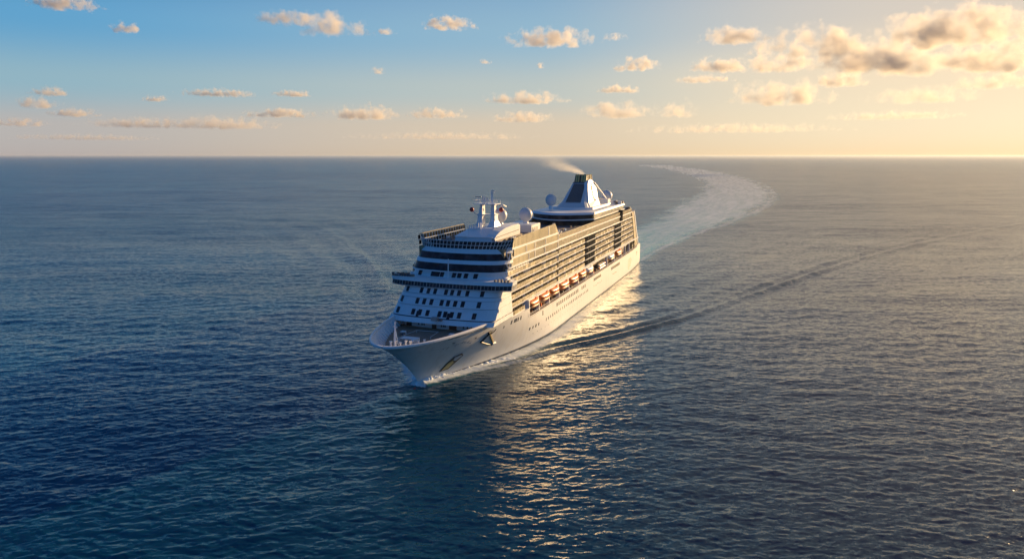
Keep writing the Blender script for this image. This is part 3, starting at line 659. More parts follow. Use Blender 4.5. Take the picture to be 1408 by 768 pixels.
# decks and balconies
DZ = [21.5, 24.74, 27.98, 31.22, 34.46, 37.7]
def side_start(z): return sf(1, z)+ (4.5 if z < 30 else 1.5)
q = MB()
TS = 20.35
def stern_end(z): return 305-(z-20)*.62
for z in DZ:
    s0 = side_start(z)-2
    for side in (1, -1):
        q.box(s0, 103, side*17.9, side*TS, z-.34, z+.08, 'white')
        e = stern_end(z); o_ = .45
        q.box(103, e, side*17.9, side*(TS-o_), z-.34, z+.08, 'white')
for side in (1, -1): q.box(38, 57, side*17.9, side*(TS+.6), 17.95, 18.4, 'white')
q.build('deck_slab', ship)
def balcony_cell(q, s, w, z, side, T, prng, h=3.24):
    gm = 'olive' if prng.random() < .62 else ('olive3' if prng.random() < .45 else 'olive2')
    q.box(s+.06, s+w-.06, side*(T-.10), side*(T-.03), z+.12, z+1.7, gm)
    q.box(s, s+w, side*(T-.13), side*(T-.01), z+1.702, z+1.79, 'cabin')
    q.box(s-.09, s+.09, side*18.25, side*(T-.12), z+.11, z+h-.44, 'cabin' if prng.random() < .7 else 'white')
    q.box(s+.5, s+w-.6, side*18.9, side*19.28, z+.12, z+2.4, 'glass' if prng.random() < .7 else 'olive2')
prng = random.Random(3)
cells = []
for z in DZ[:-1]:
    s = side_start(z)
    while s+3 < 102.5: cells.append((s, 3.0, z, TS)); s += 3.0
    s = 103.6
    while s+3.1 < stern_end(z+3)-1:
        if not (154.5 < s+1.5 < 175 or 226 < s+1.5 < 247): cells.append((s, 3.1, z, TS-.45))
        s += 3.1
s = 38.2
while s+3 < 56: cells.append((s, 3.0, 18.3, TS+.5)); s += 3.0
cells.sort(key=lambda c: c[0]+.6*abs(c[2]-30))
for c in cells[:100]:
    q = MB(); balcony_cell(q, c[0], c[1], c[2], 1, c[3], prng); q.build('balcony', ship)
q = MB()
for c in cells[100:]: balcony_cell(q, c[0], c[1], c[2], 1, c[3], prng)
for c in cells: balcony_cell(q, c[0], c[1], c[2], -1, c[3], prng)
o = q.build('balcony', ship); tag(o, kind='stuff')
# dark glass towers of the port side
for (s0, s1, z1, T) in ((154.6, 174.8, 37.3, 20.35), (226.2, 246.8, 37.3, 20.35)):
    q = MB(); q.box(s0, s1, 17.9, T-.3, 21.5, z1, 'tower')
    for k in range(1, 4): q.box(s0+(s1-s0)*k/4-.12, s0+(s1-s0)*k/4+.12, T-.32, T-.18, 21.3, z1, 'black')
    for z in DZ[:-1]: q.box(s0-.3, s1+.3, T-.5, T+.12, z-.2, z+.14, 'white')
    q.build('glass_tower', ship)
q = MB(); q.box(243.5, 248.5, 18.5, 20.5, 37.96, 45.0, 'tower'); q.build('lift_shaft', ship)
# upper side: white bands, tinted glazing, windscreens
for side in (1, -1):
    q = MB(); q.box(100, 284, side*18.0, side*20.1, 37.25, 37.95, 'white'); q.box(100, 283, side*18.5, side*20.1, 40.75, 41.35, 'white'); q.build('side_band', ship)
    q = MB(); q.box(100, 283, side*18.0, side*19.75, 37.951, 40.749, 'olive3')
    for s in np.arange(104, 283, 4.2): q.box(s, s+.14, side*19.7, side*19.82, 37.96, 40.74, 'olive')
    q.build('side_glazing', ship)
    q = MB(); q.box(101.5, 282, side*19.6, side*19.75, 41.352, 43.5, 'olive'); q.box(101, 282.4, side*19.5, side*19.9, 43.5, 43.72, 'cabin')
    for s in np.arange(104, 282, 3.1): q.box(s, s+.14, side*19.45, side*19.82, 41.36, 43.5, 'olive3')
    q.build('deck_windscreen', ship)
# forward port block of gold glazing
panels = [('olive2', 41.5, 60), ('olive', 60, 68), ('olive3', 68, 82), ('olive', 82, 102)]
for zi, (z0, z1) in enumerate(((37.8, 40.7), (41.35, 44.2))):
    for k, (m, a, b_) in enumerate(panels):
        if zi == 1: m = ['olive2', 'olive2', 'olive3', 'olive2'][k]; a, b_ = [(42.5, 57), (57, 68), (68, 83), (83, 102)][k]
        q = MB(); q.box(a+.1, b_-.1, 18.2, 20.0, z0, z1, m)
        for s in np.arange(a+1.2, b_-.6, 1.55): q.box(s, s+.13, 19.95, 20.07, z0, z1, 'cabin' if m != 'olive3' else 'olive')
        q.build('glazing_panel', ship)
        q = MB(); q.box(b_-.35, b_+.2, 19.3, 20.2, z0, z1, 'white'); q.build('pilaster', ship)
q = MB(); q.box(39, 102, 18.1, 20.4, 40.7, 41.35, 'white'); q.box(39.5, 102, 18.1, 20.4, 44.2, 44.95, 'white'); q.box(37, 102, 18.1, 20.4, 37.2, 37.8, 'white'); q.build('side_band', ship)
q = MB()
q.hexa([(40.3, 20.0, 44.952), (102, 20.0, 44.952), (102, 20.15, 44.952), (40.3, 20.15, 44.952)], [(41.8, 20.0, 48.3), (97, 20.0, 49.2), (97, 20.15, 49.2), (41.8, 20.15, 48.3)], 'olive2')
for s in np.arange(42.5, 97, 1.55):
    q.box(s, s+.13, 20.14, 20.26, 44.96, 48.2+.9*(s-42)/55, 'cabin')
q.box(86.4, 87.2, 20.1, 20.3, 44.96, 48.9, 'white')
q.tube([(41.8, 20.08, 48.35), (97, 20.08, 49.25), (102, 20.08, 45)], .14, 'cabin', 4)
q.build('side_windscreen', ship)
for side in (-1,):
    q = MB(); q.box(47, 102, side*18.1, side*19.3, 37.31, 44.5, 'olive3'); q.build('starboard_glazing', ship)
# port corner brackets: the open bays at the front corner
q = MB()
for z0, z1 in ((36.6, 39.1), (40.5, 42.9)):
    zc = z0; q.box(38.6, 39.2, 19.3, 20.3, z0, z1, 'black'); q.tube([(35.6, 19.4, z1), (37.2, 19.9, z0)], .25, 'white', 4); q.tube([(38.5, 19.9, z1), (37.2, 19.9, z0)], .25, 'white', 4)
q.build('corner_bracket', ship)
q = MB()
for z in (23.4, 26.8, 30.1): q.box(sf(1, z)+.6, sf(1, z)+3.2, Bw(z)-1, Bw(z)+.25, z-.4, z+1.0, 'white')
q.box(31, 34.2, 20.2, 21.6, 32.0, 34.4, 'white'); q.build_each('corner_fairing', ship)
# transition strake from the bow to the boat deck
q = MB()
for side in (1, -1): q.hexa([(30.8, side*17, 18.1), (38, side*17, 18.1), (38, side*(hb(38, 18.2)+.01), 18.1), (30.8, side*(hb(30.8, 18.2)-.02), 18.1)], [(30.8, side*17, 20.4), (38, side*17, 19.6), (38, side*(hb(38, 18.2)+.01), 19.6), (30.8, side*(hb(30.8, 20.25)+.2), 20.4)], 'white')
q.build('side_strake', ship)
# boat recess: ceiling, davits, rail, dark windows
q = MB()
for side in (1, -1): q.box(56, 303.5, side*17.1, side*21.3, 20.85, 21.48, 'white')
q.box(55.4, 56.2, 17, 21.9, 14.5, 21.3, 'white'); q.box(55.4, 56.2, -21.9, -17, 14.5, 21.3, 'white')
q.build('boat_deck_ceiling', ship)
for s in np.arange(58, 300, 4.6):
    q = MB(); q.box(s, s+2.6, 17.1, 17.28, 15.6, 17.8, 'glass' if random.random() < .7 else 'clutter'); q.build('promenade_window', ship)
davs = [56.6, 69.8, 84.6, 99.8, 116.8, 134.0, 149.6, 165.5, 201, 221, 243, 256, 270]
for s in davs:
    q = MB(); q.hexa([(s-.35, 19.6, 14.65), (s+.35, 19.6, 14.65), (s+.35, 21.7, 14.65), (s-.35, 21.7, 14.65)], [(s-.75, 20.6, 20.84), (s-.05, 20.6, 20.84), (s-.05, 21.3, 20.84), (s-.75, 21.3, 20.84)], 'white')
    q.tube([(s-.3, 17.2, 19.6), (s-.5, 21.3, 20.6)], .25, 'white'); q.build('davit', ship)
q = MB()
for s in np.arange(57, 302, 2.4): q.box(s, s+.09, hb(s, 14.6)-.3, hb(s, 14.6)-.2, 14.63, 15.65, 'white')
pts = [(s, hb(s, 14.6)-.25, 15.67) for s in np.arange(57, 303, 4)]; q.tube(pts, .06, 'white', 4); q.tube([(a, b_, 15.2) for a, b_, c in pts], .05, 'white', 4)
q.build('promenade_rail', ship)
q = MB()
for s in np.arange(58, 298, 3.1):
    if random.random() < .55: h = .6+random.random()*.9; q.box(s, s+.8+random.random()*1.6, 18+random.random()*.8, 20.2, 14.63, 14.63+h, ('clutter', 'rust', 'recess', 'orange')[int(random.random()*3.3)])
q.build_each('promenade_gear', ship)
# life-raft rack between the boats
q = MB()
for k in range(6):
    for j in range(2): q.tube([(184.5+k*2.4, 20.4, 15.5+1.6*j), (186.3+k*2.4, 20.4, 15.5+1.6*j)], .6, 'white' if (k+j) % 3 else 'orange', 8)
q.box(183.5, 199.5, 19.4, 20.0, 14.64, 18.2, 'clutter'); q.build('life_raft_rack', ship)
# stern
q = MB()
e0, e1 = 306, 290
q.hexa([(296, 19.2, 14.65), (308.5, 19.2, 14.65), (308.5, 20.3, 14.65), (296, 20.3, 14.65)], [(282, 18.6, 41.2), (288.5, 18.6, 41.2), (288.5, 20.1, 41.2), (282, 20.1, 41.2)], 'cabin')
q.hexa([(306.5, 18.5, 14.66), (308.6, 18.5, 14.66), (308.6, 20.6, 14.66), (306.5, 20.6, 14.66)], [(288, 18.5, 41.3), (290.5, 18.5, 41.3), (290.5, 20.4, 41.3), (288, 20.4, 41.3)], 'white')
q.hexa([(306.5, -20.6, 14.66), (308.6, -20.6, 14.66), (308.6, -18.5, 14.66), (306.5, -18.5, 14.66)], [(288, -20.4, 41.3), (290.5, -20.4, 41.3), (290.5, -18.5, 41.3), (288, -18.5, 41.3)], 'white')
for z in [16.9]+DZ+[41.0]:
    e = 307-(z-13)*.62; q.box(e-14, e+1.4, -18.4, 18.4, z-.25, z+.12, 'white'); q.box(e+.9, e+1.0, -18.2, 18.2, z+.13, z+1.2, 'olive')
q.box(283, 290.5, -19, 19, 41.3, 41.45, 'deckgrey')
q.box(300, 312, 20.6, 20.9, 14.63, 16.0, 'white'); q.tube([(311, 20, 14.6), (311, 20, 16)], .25, 'white')
for s in (283, 291): q.box(s, s+4.5, 17.3, 20.5, 14.64, 18.4, 'olive3')
q.build('stern_terraces', ship)

# --- top-deck structures
# forward house with sloped front and rounded port flank
q = MB()
q.hexa([(47, -7.5, 44.76), (80, -7.5, 44.76), (80, 8.5, 44.76), (47, 8.5, 44.76)], [(47.8, -7.5, 47.6), (80, -7.5, 47.6), (80, 8.5, 47.6), (47.8, 8.5, 47.6)], 'white')
q.hexa([(47.3, -7.9, 47.602), (80.3, -7.9, 47.602), (80.3, 8.9, 47.602), (47.3, 8.9, 47.602)], [(58, -5.5, 50.2), (80, -5.5, 50.2), (80, 5.0, 50.2), (58, 5.0, 50.2)], 'white')
fh = q.build('observation_lounge', ship)
q = MB()      # whale-back pod on the port flank
prof = [(47.6, 47.7), (50, 48.9), (54, 50.0), (60, 50.9), (68, 51.3), (76, 51.2), (78, 50.6), (78, 45.6), (60, 44.9), (49, 45.6)]
q.loop2([(s, 6.2, z) for s, z in prof], [(s+.5, 9.6, z-.5*(z > 47)) for s, z in prof], 'white'); pod = q.build('lounge_pod', fh)
q = MB(); q.loop2([(49.5, 9.5, 47.35), (77, 9.5, 48.1), (77, 9.5, 48.35), (49.5, 9.5, 47.6)], [(49.5, 9.72, 47.35), (77, 9.72, 48.1), (77, 9.72, 48.35), (49.5, 9.72, 47.6)], 'clutter'); q.build('pod_groove', pod)
q = MB(); q.box(50, 80.4, 8.6, 10, 44.76, 46.2, 'clutter')
for k in range(14): s = 50+random.random()*46; t = 10.5+random.random()*7; q.box(s, s+1+random.random()*2.5, t, t+1+random.random(), 44.76, 45.4+random.random()*1.4, ('clutter', 'white', 'cabin', 'glass')[k % 4])
for k in range(26): s = 40+random.random()*40; t = -18+random.random()*9; q.box(s, s+1+random.random()*1.5, t, t+.7+random.random(), 44.76, 45.2+random.random()*.9, ('clutter', 'white', 'blue', 'grey')[k % 4])
q.build_each('deck_furniture', ship)
q = MB(); q.tube([(49.5, -2.2, 47.8), (49.2, -2.2, 51.4)], .1, 'white'); q.tube([(52.5, 1.5, 48.6), (52.3, 1.5, 51.6)], .1, 'white')
for k in range(6): q.box(56+k*.2, 56.4+k*.2, -5+k*.9, -4.6+k*.9, 50, 51.4+.25*k, 'white')
q.build_each('aerial', ship)
# radar mast
q = MB()
def fr(q, s0, s1, t0, t1, z0, u0, u1, w0, w1, z1, m='white'): q.hexa([(s0, t0, z0), (s1, t0, z0), (s1, t1, z0), (s0, t1, z0)], [(u0, w0, z1), (u1, w0, z1), (u1, w1, z1), (u0, w1, z1)], m)
fr(q, 63, 71, .2, 3.6, 50.2, 65.5, 69.5, .8, 2.8, 52.6); fr(q, 65.5, 69.5, .8, 2.8, 52.6, 66.3, 68.9, .7, 2.3, 59.6)
fr(q, 65, 69, -5.6, -2.9, 50.2, 65.6, 68.4, -3.9, -2.9, 59.6)
mast = q.build('radar_mast', ship)
q = MB(); q.box(63.8, 70.5, -6.2, 3.6, 59.6, 59.9, 'white'); q.box(65, 69.5, -5.0, 3.4, 55.2, 55.4, 'white')
for t in np.linspace(-6.1, 3.5, 7):
    for s in (63.9, 70.4): q.box(s-.05, s+.05, t-.05, t+.05, 59.9, 61.2, 'white')
q.tube([(63.9, -6.1, 61.2), (63.9, 3.5, 61.2)], .08, 'white', 4); q.tube([(70.4, -6.1, 61.2), (70.4, 3.5, 61.2)], .08, 'white', 4); q.tube([(63.9, -6.1, 61.2), (70.4, -6.1, 61.2)], .08, 'white', 4)
q.build('platform', mast)
q = MB(); q.tube([(67.3, .9, 59.9), (67.3, .9, 63.2), (67.4, .9, 65.6)], [.75, .45, .25], 'white'); q.tube([(67.3, -.2, 64.6), (67.3, 1.9, 64.6)], .14, 'white', 5); q.tube([(67.3, .9, 65.5), (67.3, 2.3, 65.2)], .16, 'white', 5); q.build('topmast', mast)
q = MB()
for t, h in ((-3.0, 63.2), (-2.3, 62.9), (-1.0, 62.3)): q.tube([(66.6, t, 59.9), (66.6, t, h)], .3, 'white', 6)
q.box(66, 66.5, -6.5, -3.6, 62.6, 62.9, 'grey'); q.tube([(66.2, -5, 59.9), (66.2, -5, 62.6)], .14, 'white', 5); q.build('radar_scanner', mast)
q = MB(); q.lathe((66.5, -4.3, 51.6), [(.1, 0), (.8, .6), (1.2, 2), (1.1, 3), (.2, 3.7)], 'dome', 10); q.build('small_radome', mast, smooth=True)
q = MB(); q.lathe((66.8, -3.4, 56.2), [(.1, 0), (.7, .5), (.8, 1.5), (.2, 2.3)], 'dome', 10); q.build('small_radome', mast, smooth=True)
q = MB(); q.tube([(67, -3.6, 53.6), (66, -7.8, 56.6)], .2, 'white'); q.lathe((66, -8, 56.2), sphere_prof(1.0, 8), 'beacon', 12); q.build('beacon_ball', mast, smooth=True)
q = MB(); q.lathe((71, 3.6, 56.0), sphere_prof(1.05, 8), 'beacon', 12); q.tube([(68.8, 1.8, 59.0), (71.5, 4.0, 59.2), (75, 4.4, 58.2)], .3, 'white'); q.tube([(71, 3.6, 59.1), (71, 3.6, 58.0)], .2, 'white'); q.build('beacon_ball', mast, smooth=True)
# radomes
def radome(s, t, z, r, ped=1.6, sq=1.03, par=ship):
    q = MB(); q.lathe((s, t, z+ped*.7), sphere_prof(r, 14, sq), 'dome', 24)
    o = q.build('radome', par, smooth=True)
    q = MB(); q.lathe((s, t, z), [(r*.42, 0), (r*.36, ped*.6), (r*.5, ped+.35)], 'white', 14); q.build('pedestal', o); return o
radome(78.4, .3, 50.2, 3.05, 1.0)
radome(104, 3.3, 48.3, 3.2, 1.3)
radome(189, -10.6, 48.9, 3.2, 2.6, 1.1)
radome(257, 7.5, 48.5, 3.7, 1.6)
# middle house and deck edge boxes
q = MB(); q.box(84, 112, -13, 1.5, 44.76, 47.3, 'white'); q.box(83.6, 100, -13.4, 1.8, 47.302, 47.7, 'white'); q.build('sports_house', ship)
q = MB(); q.box(97, 110, .5, 8.6, 44.76, 48.3, 'white')
for s in (98.5, 101.5, 104.5): q.box(s, s+1.2, 8.55, 8.7, 45.4, 47.0, 'cabin')
q.build('radome_house', ship)
q = MB(); q.box(99, 99.8, -19, 19, 41.36, 44.7, 'white'); q.box(101, 160, -8, 8, 41.36, 41.44, 'teak'); q.box(110, 125, -5, 5, 41.45, 41.75, 'white'); q.box(110.8, 124.2, -4.2, 4.2, 41.752, 41.78, 'pool'); q.box(134, 147, -4, 4, 41.45, 41.75, 'white'); q.box(134.8, 146.2, -3.2, 3.2, 41.752, 41.78, 'pool')
q.build('swimming_pool', ship)
q = MB()
for k in range(120):
    s = 102+random.random()*66; t = random.choice((-1, 1))*(9+random.random()*8.5); q.box(s, s+1.9, t, t+.7, 41.36, 41.7+random.random()*.5, ('blue', 'white', 'clutter', 'rust', 'cabin')[k % 5])
q.build('sun_lounger_row', ship)['kind'] = 'stuff'
q = MB(); q.box(102, 166, -18.9, -14.5, 44.0, 44.4, 'white')
for s in np.arange(103, 166, 7): q.box(s, s+.4, -15, -14.6, 41.36, 44.0, 'white')
q.build('upper_gallery', ship)
q = MB(); q.hexa([(115, 14.3, 41.36), (117.5, 14.3, 41.36), (117.5, 15.4, 41.36), (115, 15.4, 41.36)], [(111.2, 14.3, 48.0), (112.0, 14.3, 48.0), (112.0, 15.4, 48.0), (111.2, 15.4, 48.0)], 'dome'); q.build('wing_sail', ship)
# funnel house with curved dark glazing
def fh_loop(z, ds=0, B=18.3, back=262): return [(166+ds+13*abs(a)**2.0, a*B, z) for a in AA]+[(back, B, z), (back, -B, z)]
q = MB(); q.loop2(fh_loop(47.4, -1.6, 19.0), fh_loop(48.5, 0, 18.4), 'white'); fu = q.build('funnel_house', ship)
q = MB(); q.loop2(fh_loop(44.9, 0, 18.0), fh_loop(47.398, 0, 18.0), 'glass'); q.build('glazing', fu)
q = MB(); q.loop2(fh_loop(44.3, -1.2, 18.8), fh_loop(44.898, -1.2, 18.8), 'white'); q.build('edge_band', fu)
q = MB(); q.loop2(fh_loop(41.36, 2, 17.6), fh_loop(44.298, 2, 17.6), 'glass'); q.build('glazing', fu)
q = MB(); q.loop2([(188+9*abs(a)**2, a*13, 48.5) for a in AA]+[(248, 13, 48.5), (248, -13, 48.5)], [(190+9*abs(a)**2, a*12.4, 49.6) for a in AA]+[(247, 12.4, 49.6), (247, -12.4, 49.6)], 'white'); q.build('roof_step', fu)
# the funnel itself
q = MB()
def fr_ring(s0, s1, b_, z): return [(s0, -b_+1.0, z), (s0, b_-1.0, z), (s0+2, b_, z), (s1, b_*.92, z), (s1, -b_*.92, z), (s0+2, -b_, z)]
zz = [49.6, 50.6, 52.5, 55, 58, 61, 63.2]
rg = [fr_ring(197+ (z-49.6)*1.32+ (3-(z-49.6))*(-1 if z < 52.6 else 0)*.5*(z < 52.6), 229.5+(z-49.6)*.12, 8.3-(z-49.6)*.235+max(0, 52-z)*.6, z) for z in zz]
for a, b_ in zip(rg[:-1], rg[1:]): q.loop2(a, b_, 'dome', cap=False)
q.add(rg[-1], [tuple(range(6))], 'white')
fn = q.build('funnel', ship)
q = MB()     # louvred dark front panel
def ff(t, z, o_=-.12): return (197+(z-49.6)*1.32+o_, t, z)
q.hexa([ff(-5.1, 51.0), ff(4.6, 51.0), ff(4.6, 51.0, .5), ff(-5.1, 51.0, .5)], [ff(-3.6, 62.9), ff(3.4, 62.9), ff(3.4, 62.9, .5), ff(-3.6, 62.9, .5)], 'black')
pn = q.build('louvre_panel', fn)
q = MB()
for k in range(19):
    z = 51.4+k*.61; w = 5.0-(z-51)*.125
    q.hexa([ff(-w, z, -.42), ff(w-.4, z, -.42), ff(w-.4, z, -.13), ff(-w, z, -.13)], [ff(-w, z+.2, -.42), ff(w-.4, z+.2, -.42), ff(w-.4, z+.2, -.13), ff(-w, z+.2, -.13)], 'grey')
q.build('louvre', pn)
q = MB(); q.box(215, 231, -4.4, 4.4, 63.21, 64.0, 'boot'); 
q.hexa([(215.8, -3.9, 63.9), (230.5, -3.9, 63.9), (230.5, 3.9, 63.9), (215.8, 3.9, 63.9)], [(217.5, -3.6, 68.3), (230.5, -3.6, 68.3), (230.5, 3.6, 68.3), (217.5, 3.6, 68.3)], 'black'); stk = q.build('exhaust_casing', fn)
for t in (-2.6, -1.2, .9, 2.3, 3.3):
    q = MB(); q.tube([(215.6, t, 63.9), (217.3, t, 68.5)], .5, 'gold', 8); q.build('exhaust_pipe', stk)
for s in (219.5, 223.5, 227.5):
    q = MB(); q.tube([(s, 3.9, 63.9), (s+.6, 3.65, 68.4)], .5, 'gold', 8); q.build('exhaust_pipe', stk)
# port fin with rounded head, the wreath emblem and the strut
q = MB()
fin = [(201, 48.51), (203.5, 51.5), (206, 55), (209.5, 59.5), (213, 63), (217, 65.0), (221.5, 65.5), (226, 64.6), (230, 62), (231, 59), (229, 54), (226, 48.51)]
def fin_t(z): return 9.4-(z-49.6)*.28
q.loop2([(s, fin_t(z)+(1.2 if z < 51 else 0), z) for s, z in fin], [(s, fin_t(z)-2.4, z) for s, z in fin], 'white'); fnn = q.build('funnel_fin', fn)
q = MB()
for k in range(11):
    a = R(100+k*17); cs, cz = 221.5+3.8*math.cos(a), 56.6+5.2*math.sin(a)
    for dd in (-1.0, .8):
        s, z = cs+dd*math.cos(a)*.9, cz+dd*math.sin(a)*.9; t = fin_t(z)+.05
        q.loop2([(s+1.0*math.cos(b_)*(1 if dd > 0 else .8), t, z+.8*math.sin(b_)) for b_ in np.linspace(0, 2*math.pi, 7, endpoint=False)], [(s+1.0*math.cos(b_)*.8, t+.12, z+.8*math.sin(b_)) for b_ in np.linspace(0, 2*math.pi, 7, endpoint=False)], 'black')
q.build('wreath_emblem', fnn)
q = MB(); q.tube([(227, 6.0, 63.4), (251, 9.0, 51.2)], .5, 'white', 8); q.tube([(223, 6, 54), (246, 8, 52)], .16, 'rust', 5); q.build('funnel_strut', fn)
q = MB(); q.box(243, 250, 5, 11.5, 48.5, 52.2, 'white'); q.box(250.2, 256, 4, 9, 48.5, 50.8, 'white'); q.build('strut_house', fu)
q = MB()
for k in range(34):
    s = 250+random.random()*32; t = 4+random.random()*13; q.box(s, s+1+random.random()*2.5, t, t+1+random.random()*1.5, 41.4 if s > 262 else 48.4, (43.2 if s > 262 else 49)+random.random()*1.8, ('clutter', 'cabin', 'white', 'clutter')[k % 4])
q.build_each('aft_deck_gear', ship)

# --- lifeboats: things of their own hanging in the davits
def lifeboat(s, length, label, canopy='orange', hullm='boat_hull', z=17.2):
    e = bpy.data.objects.new('lifeboat', None); COL.objects.link(e)
    p = W2(s, 21.2); e.location = (p[0], p[1], z); e.rotation_euler = (0, 0, YAW); e.scale = (1.04, 1.05, 1.14)
    tag(e, label, 'lifeboat', 'lifeboats hanging along the port side')
    Lh = length/2
    def sec(fracs, prof, m, name, sm=True):
        q = MB(); rows = []
        for u in fracs:
            w = (1-abs(u)**2.6)**.6 if abs(u) < 1 else 0.02; w = max(w, .03)
            rows.append([(u*Lh, pt*w, pz if pz > 1.2 else pz+(1-w)*.7*(1.2-pz)/1.2) for pt, pz in prof])
        n = len(prof); vs = [x for r_ in rows for x in r_]
        fs = [(i*n+j, (i+1)*n+j, (i+1)*n+(j+1) % n, i*n+(j+1) % n) for i in range(len(rows)-1) for j in range(n)]
        fs += [tuple(range(n)), tuple(range(len(vs)-1, len(vs)-n-1, -1))]
        q.add(vs, fs, m); return q.build(name, e, smooth=sm)
    U = [math.sin(math.pi/2*k/8) for k in range(-8, 9)]
    hl = sec(U, [(-1.75, 1.25), (-1.6, .7), (-.9, .15), (0, 0), (.9, .15), (1.6, .7), (1.75, 1.25)], hullm, 'hull')
    cn = sec([u*.96 for u in U], [(-1.72, 1.26), (-1.65, 2.1), (-1.2, 2.9), (0, 3.2), (1.2, 2.9), (1.65, 2.1), (1.72, 1.26)], canopy, 'canopy')
    q = MB()
    for k in range(-3, 4): q.box(k*Lh*.22-.35, k*Lh*.22+.35, 1.5, 1.7, 1.9, 2.2, 'glass')
    q.build('window_strip', cn)
    q = MB(); q.box(Lh*.45, Lh*.7, -.6, .6, 2.7, 3.5, canopy); q.build('helm_cabin', cn)
    return e
lifeboat(62.4, 11.5, 'orange topped white lifeboat nearest the bow, in the first davit bay')
lifeboat(77.4, 12.0, 'orange topped white lifeboat in the second davit bay from the bow')
lifeboat(92.2, 12.0, 'orange topped white lifeboat in the third davit bay, before the larger tender')
t4 = lifeboat(108.3, 14.0, 'larger orange tender just aft of the step in the balcony wall', hullm='orange')
t5 = lifeboat(125.6, 14.0, 'larger orange tender, second of the two just aft of the balcony step', hullm='orange')
lifeboat(142.0, 12.0, 'orange lifeboat just ahead of the first dark glass tower')
lifeboat(157.6, 12.0, 'pale lifeboat beneath the forward dark glass tower', canopy='white')
lifeboat(211.0, 12.0, 'pale lifeboat in the tall white davit bay aft of the life raft rack', canopy='white', z=17.0)
lifeboat(232.5, 13.0, 'orange topped lifeboat furthest aft, beneath the aft glass tower', z=17.0)

# ================================================================= foam thrown up round the stem
fo_m = bpy.data.materials.new('white_foam'); fo_m.use_nodes = True; fb = fo_m.node_tree.nodes['Principled BSDF']
fb.inputs['Base Color'].default_value = (.82, .86, .87, 1); fb.inputs['Roughness'].default_value = .8
fb.inputs['Subsurface Weight'].default_value = .0
M['foam'] = fo_m
def bow_wave(side, s1, H0, w0, name_label):
    q = MB(); ss = np.arange(-2.4, s1, .22); nj = 26; vs = []
    S_, J_ = np.meshgrid(ss, np.arange(nj)/(nj-1), indexing='ij')
    wv = (w0+.05*np.clip(S_, 0, None))*(.75+.5*vnoise(S_/2.6+7, J_*0+side*3, 41))
    n_ = .5*vnoise(S_/1.7, J_*wv/1.1+side*9, 42)+.3*vnoise(S_/.7, J_*wv/.5, 43)+.2*vnoise(S_/.32, J_*wv/.28, 44)
    Hh = (H0*np.exp(-np.clip(S_, 0, None)/16)+.42)*np.clip((s1-S_)/(s1*.5), 0, 1)*np.clip((S_+2.6)/1.6, 0, 1)
    z = Hh*(1-J_)**.7*(.35+1.3*n_)+.34*n_-.14-.62*J_**2
    for i, s_ in enumerate(ss):
        for j in range(nj):
            base = hb(max(s_, .0), max(0, min(2, z[i, j]))) if s_ > 0 else 0
            t_ = base-.25+J_[i, j]*wv[i, j]*(1 if s_ > 0 else max(.25, 1+s_/2.6))
            vs.append((s_, side*t_, z[i, j]))
    n = len(ss); q.add(vs, [(i*nj+j, (i+1)*nj+j, (i+1)*nj+j+1, i*nj+j+1) for i in range(n-1) for j in range(nj-1)], 'foam')
    o = q.build('bow_wave', None, smooth=True); o.location = (SX, SY, 0); o.rotation_euler = (0, 0, YAW)
    tag(o, name_label, 'bow wave', kind='stuff'); return o
bow_wave(1, 66, 2.3, 2.3, 'sunlit white bow wave curling along the port waterline of the ship')
bow_wave(-1, 34, 2.8, 4.2, 'shaded blue white spray beside the starboard side of the stem')

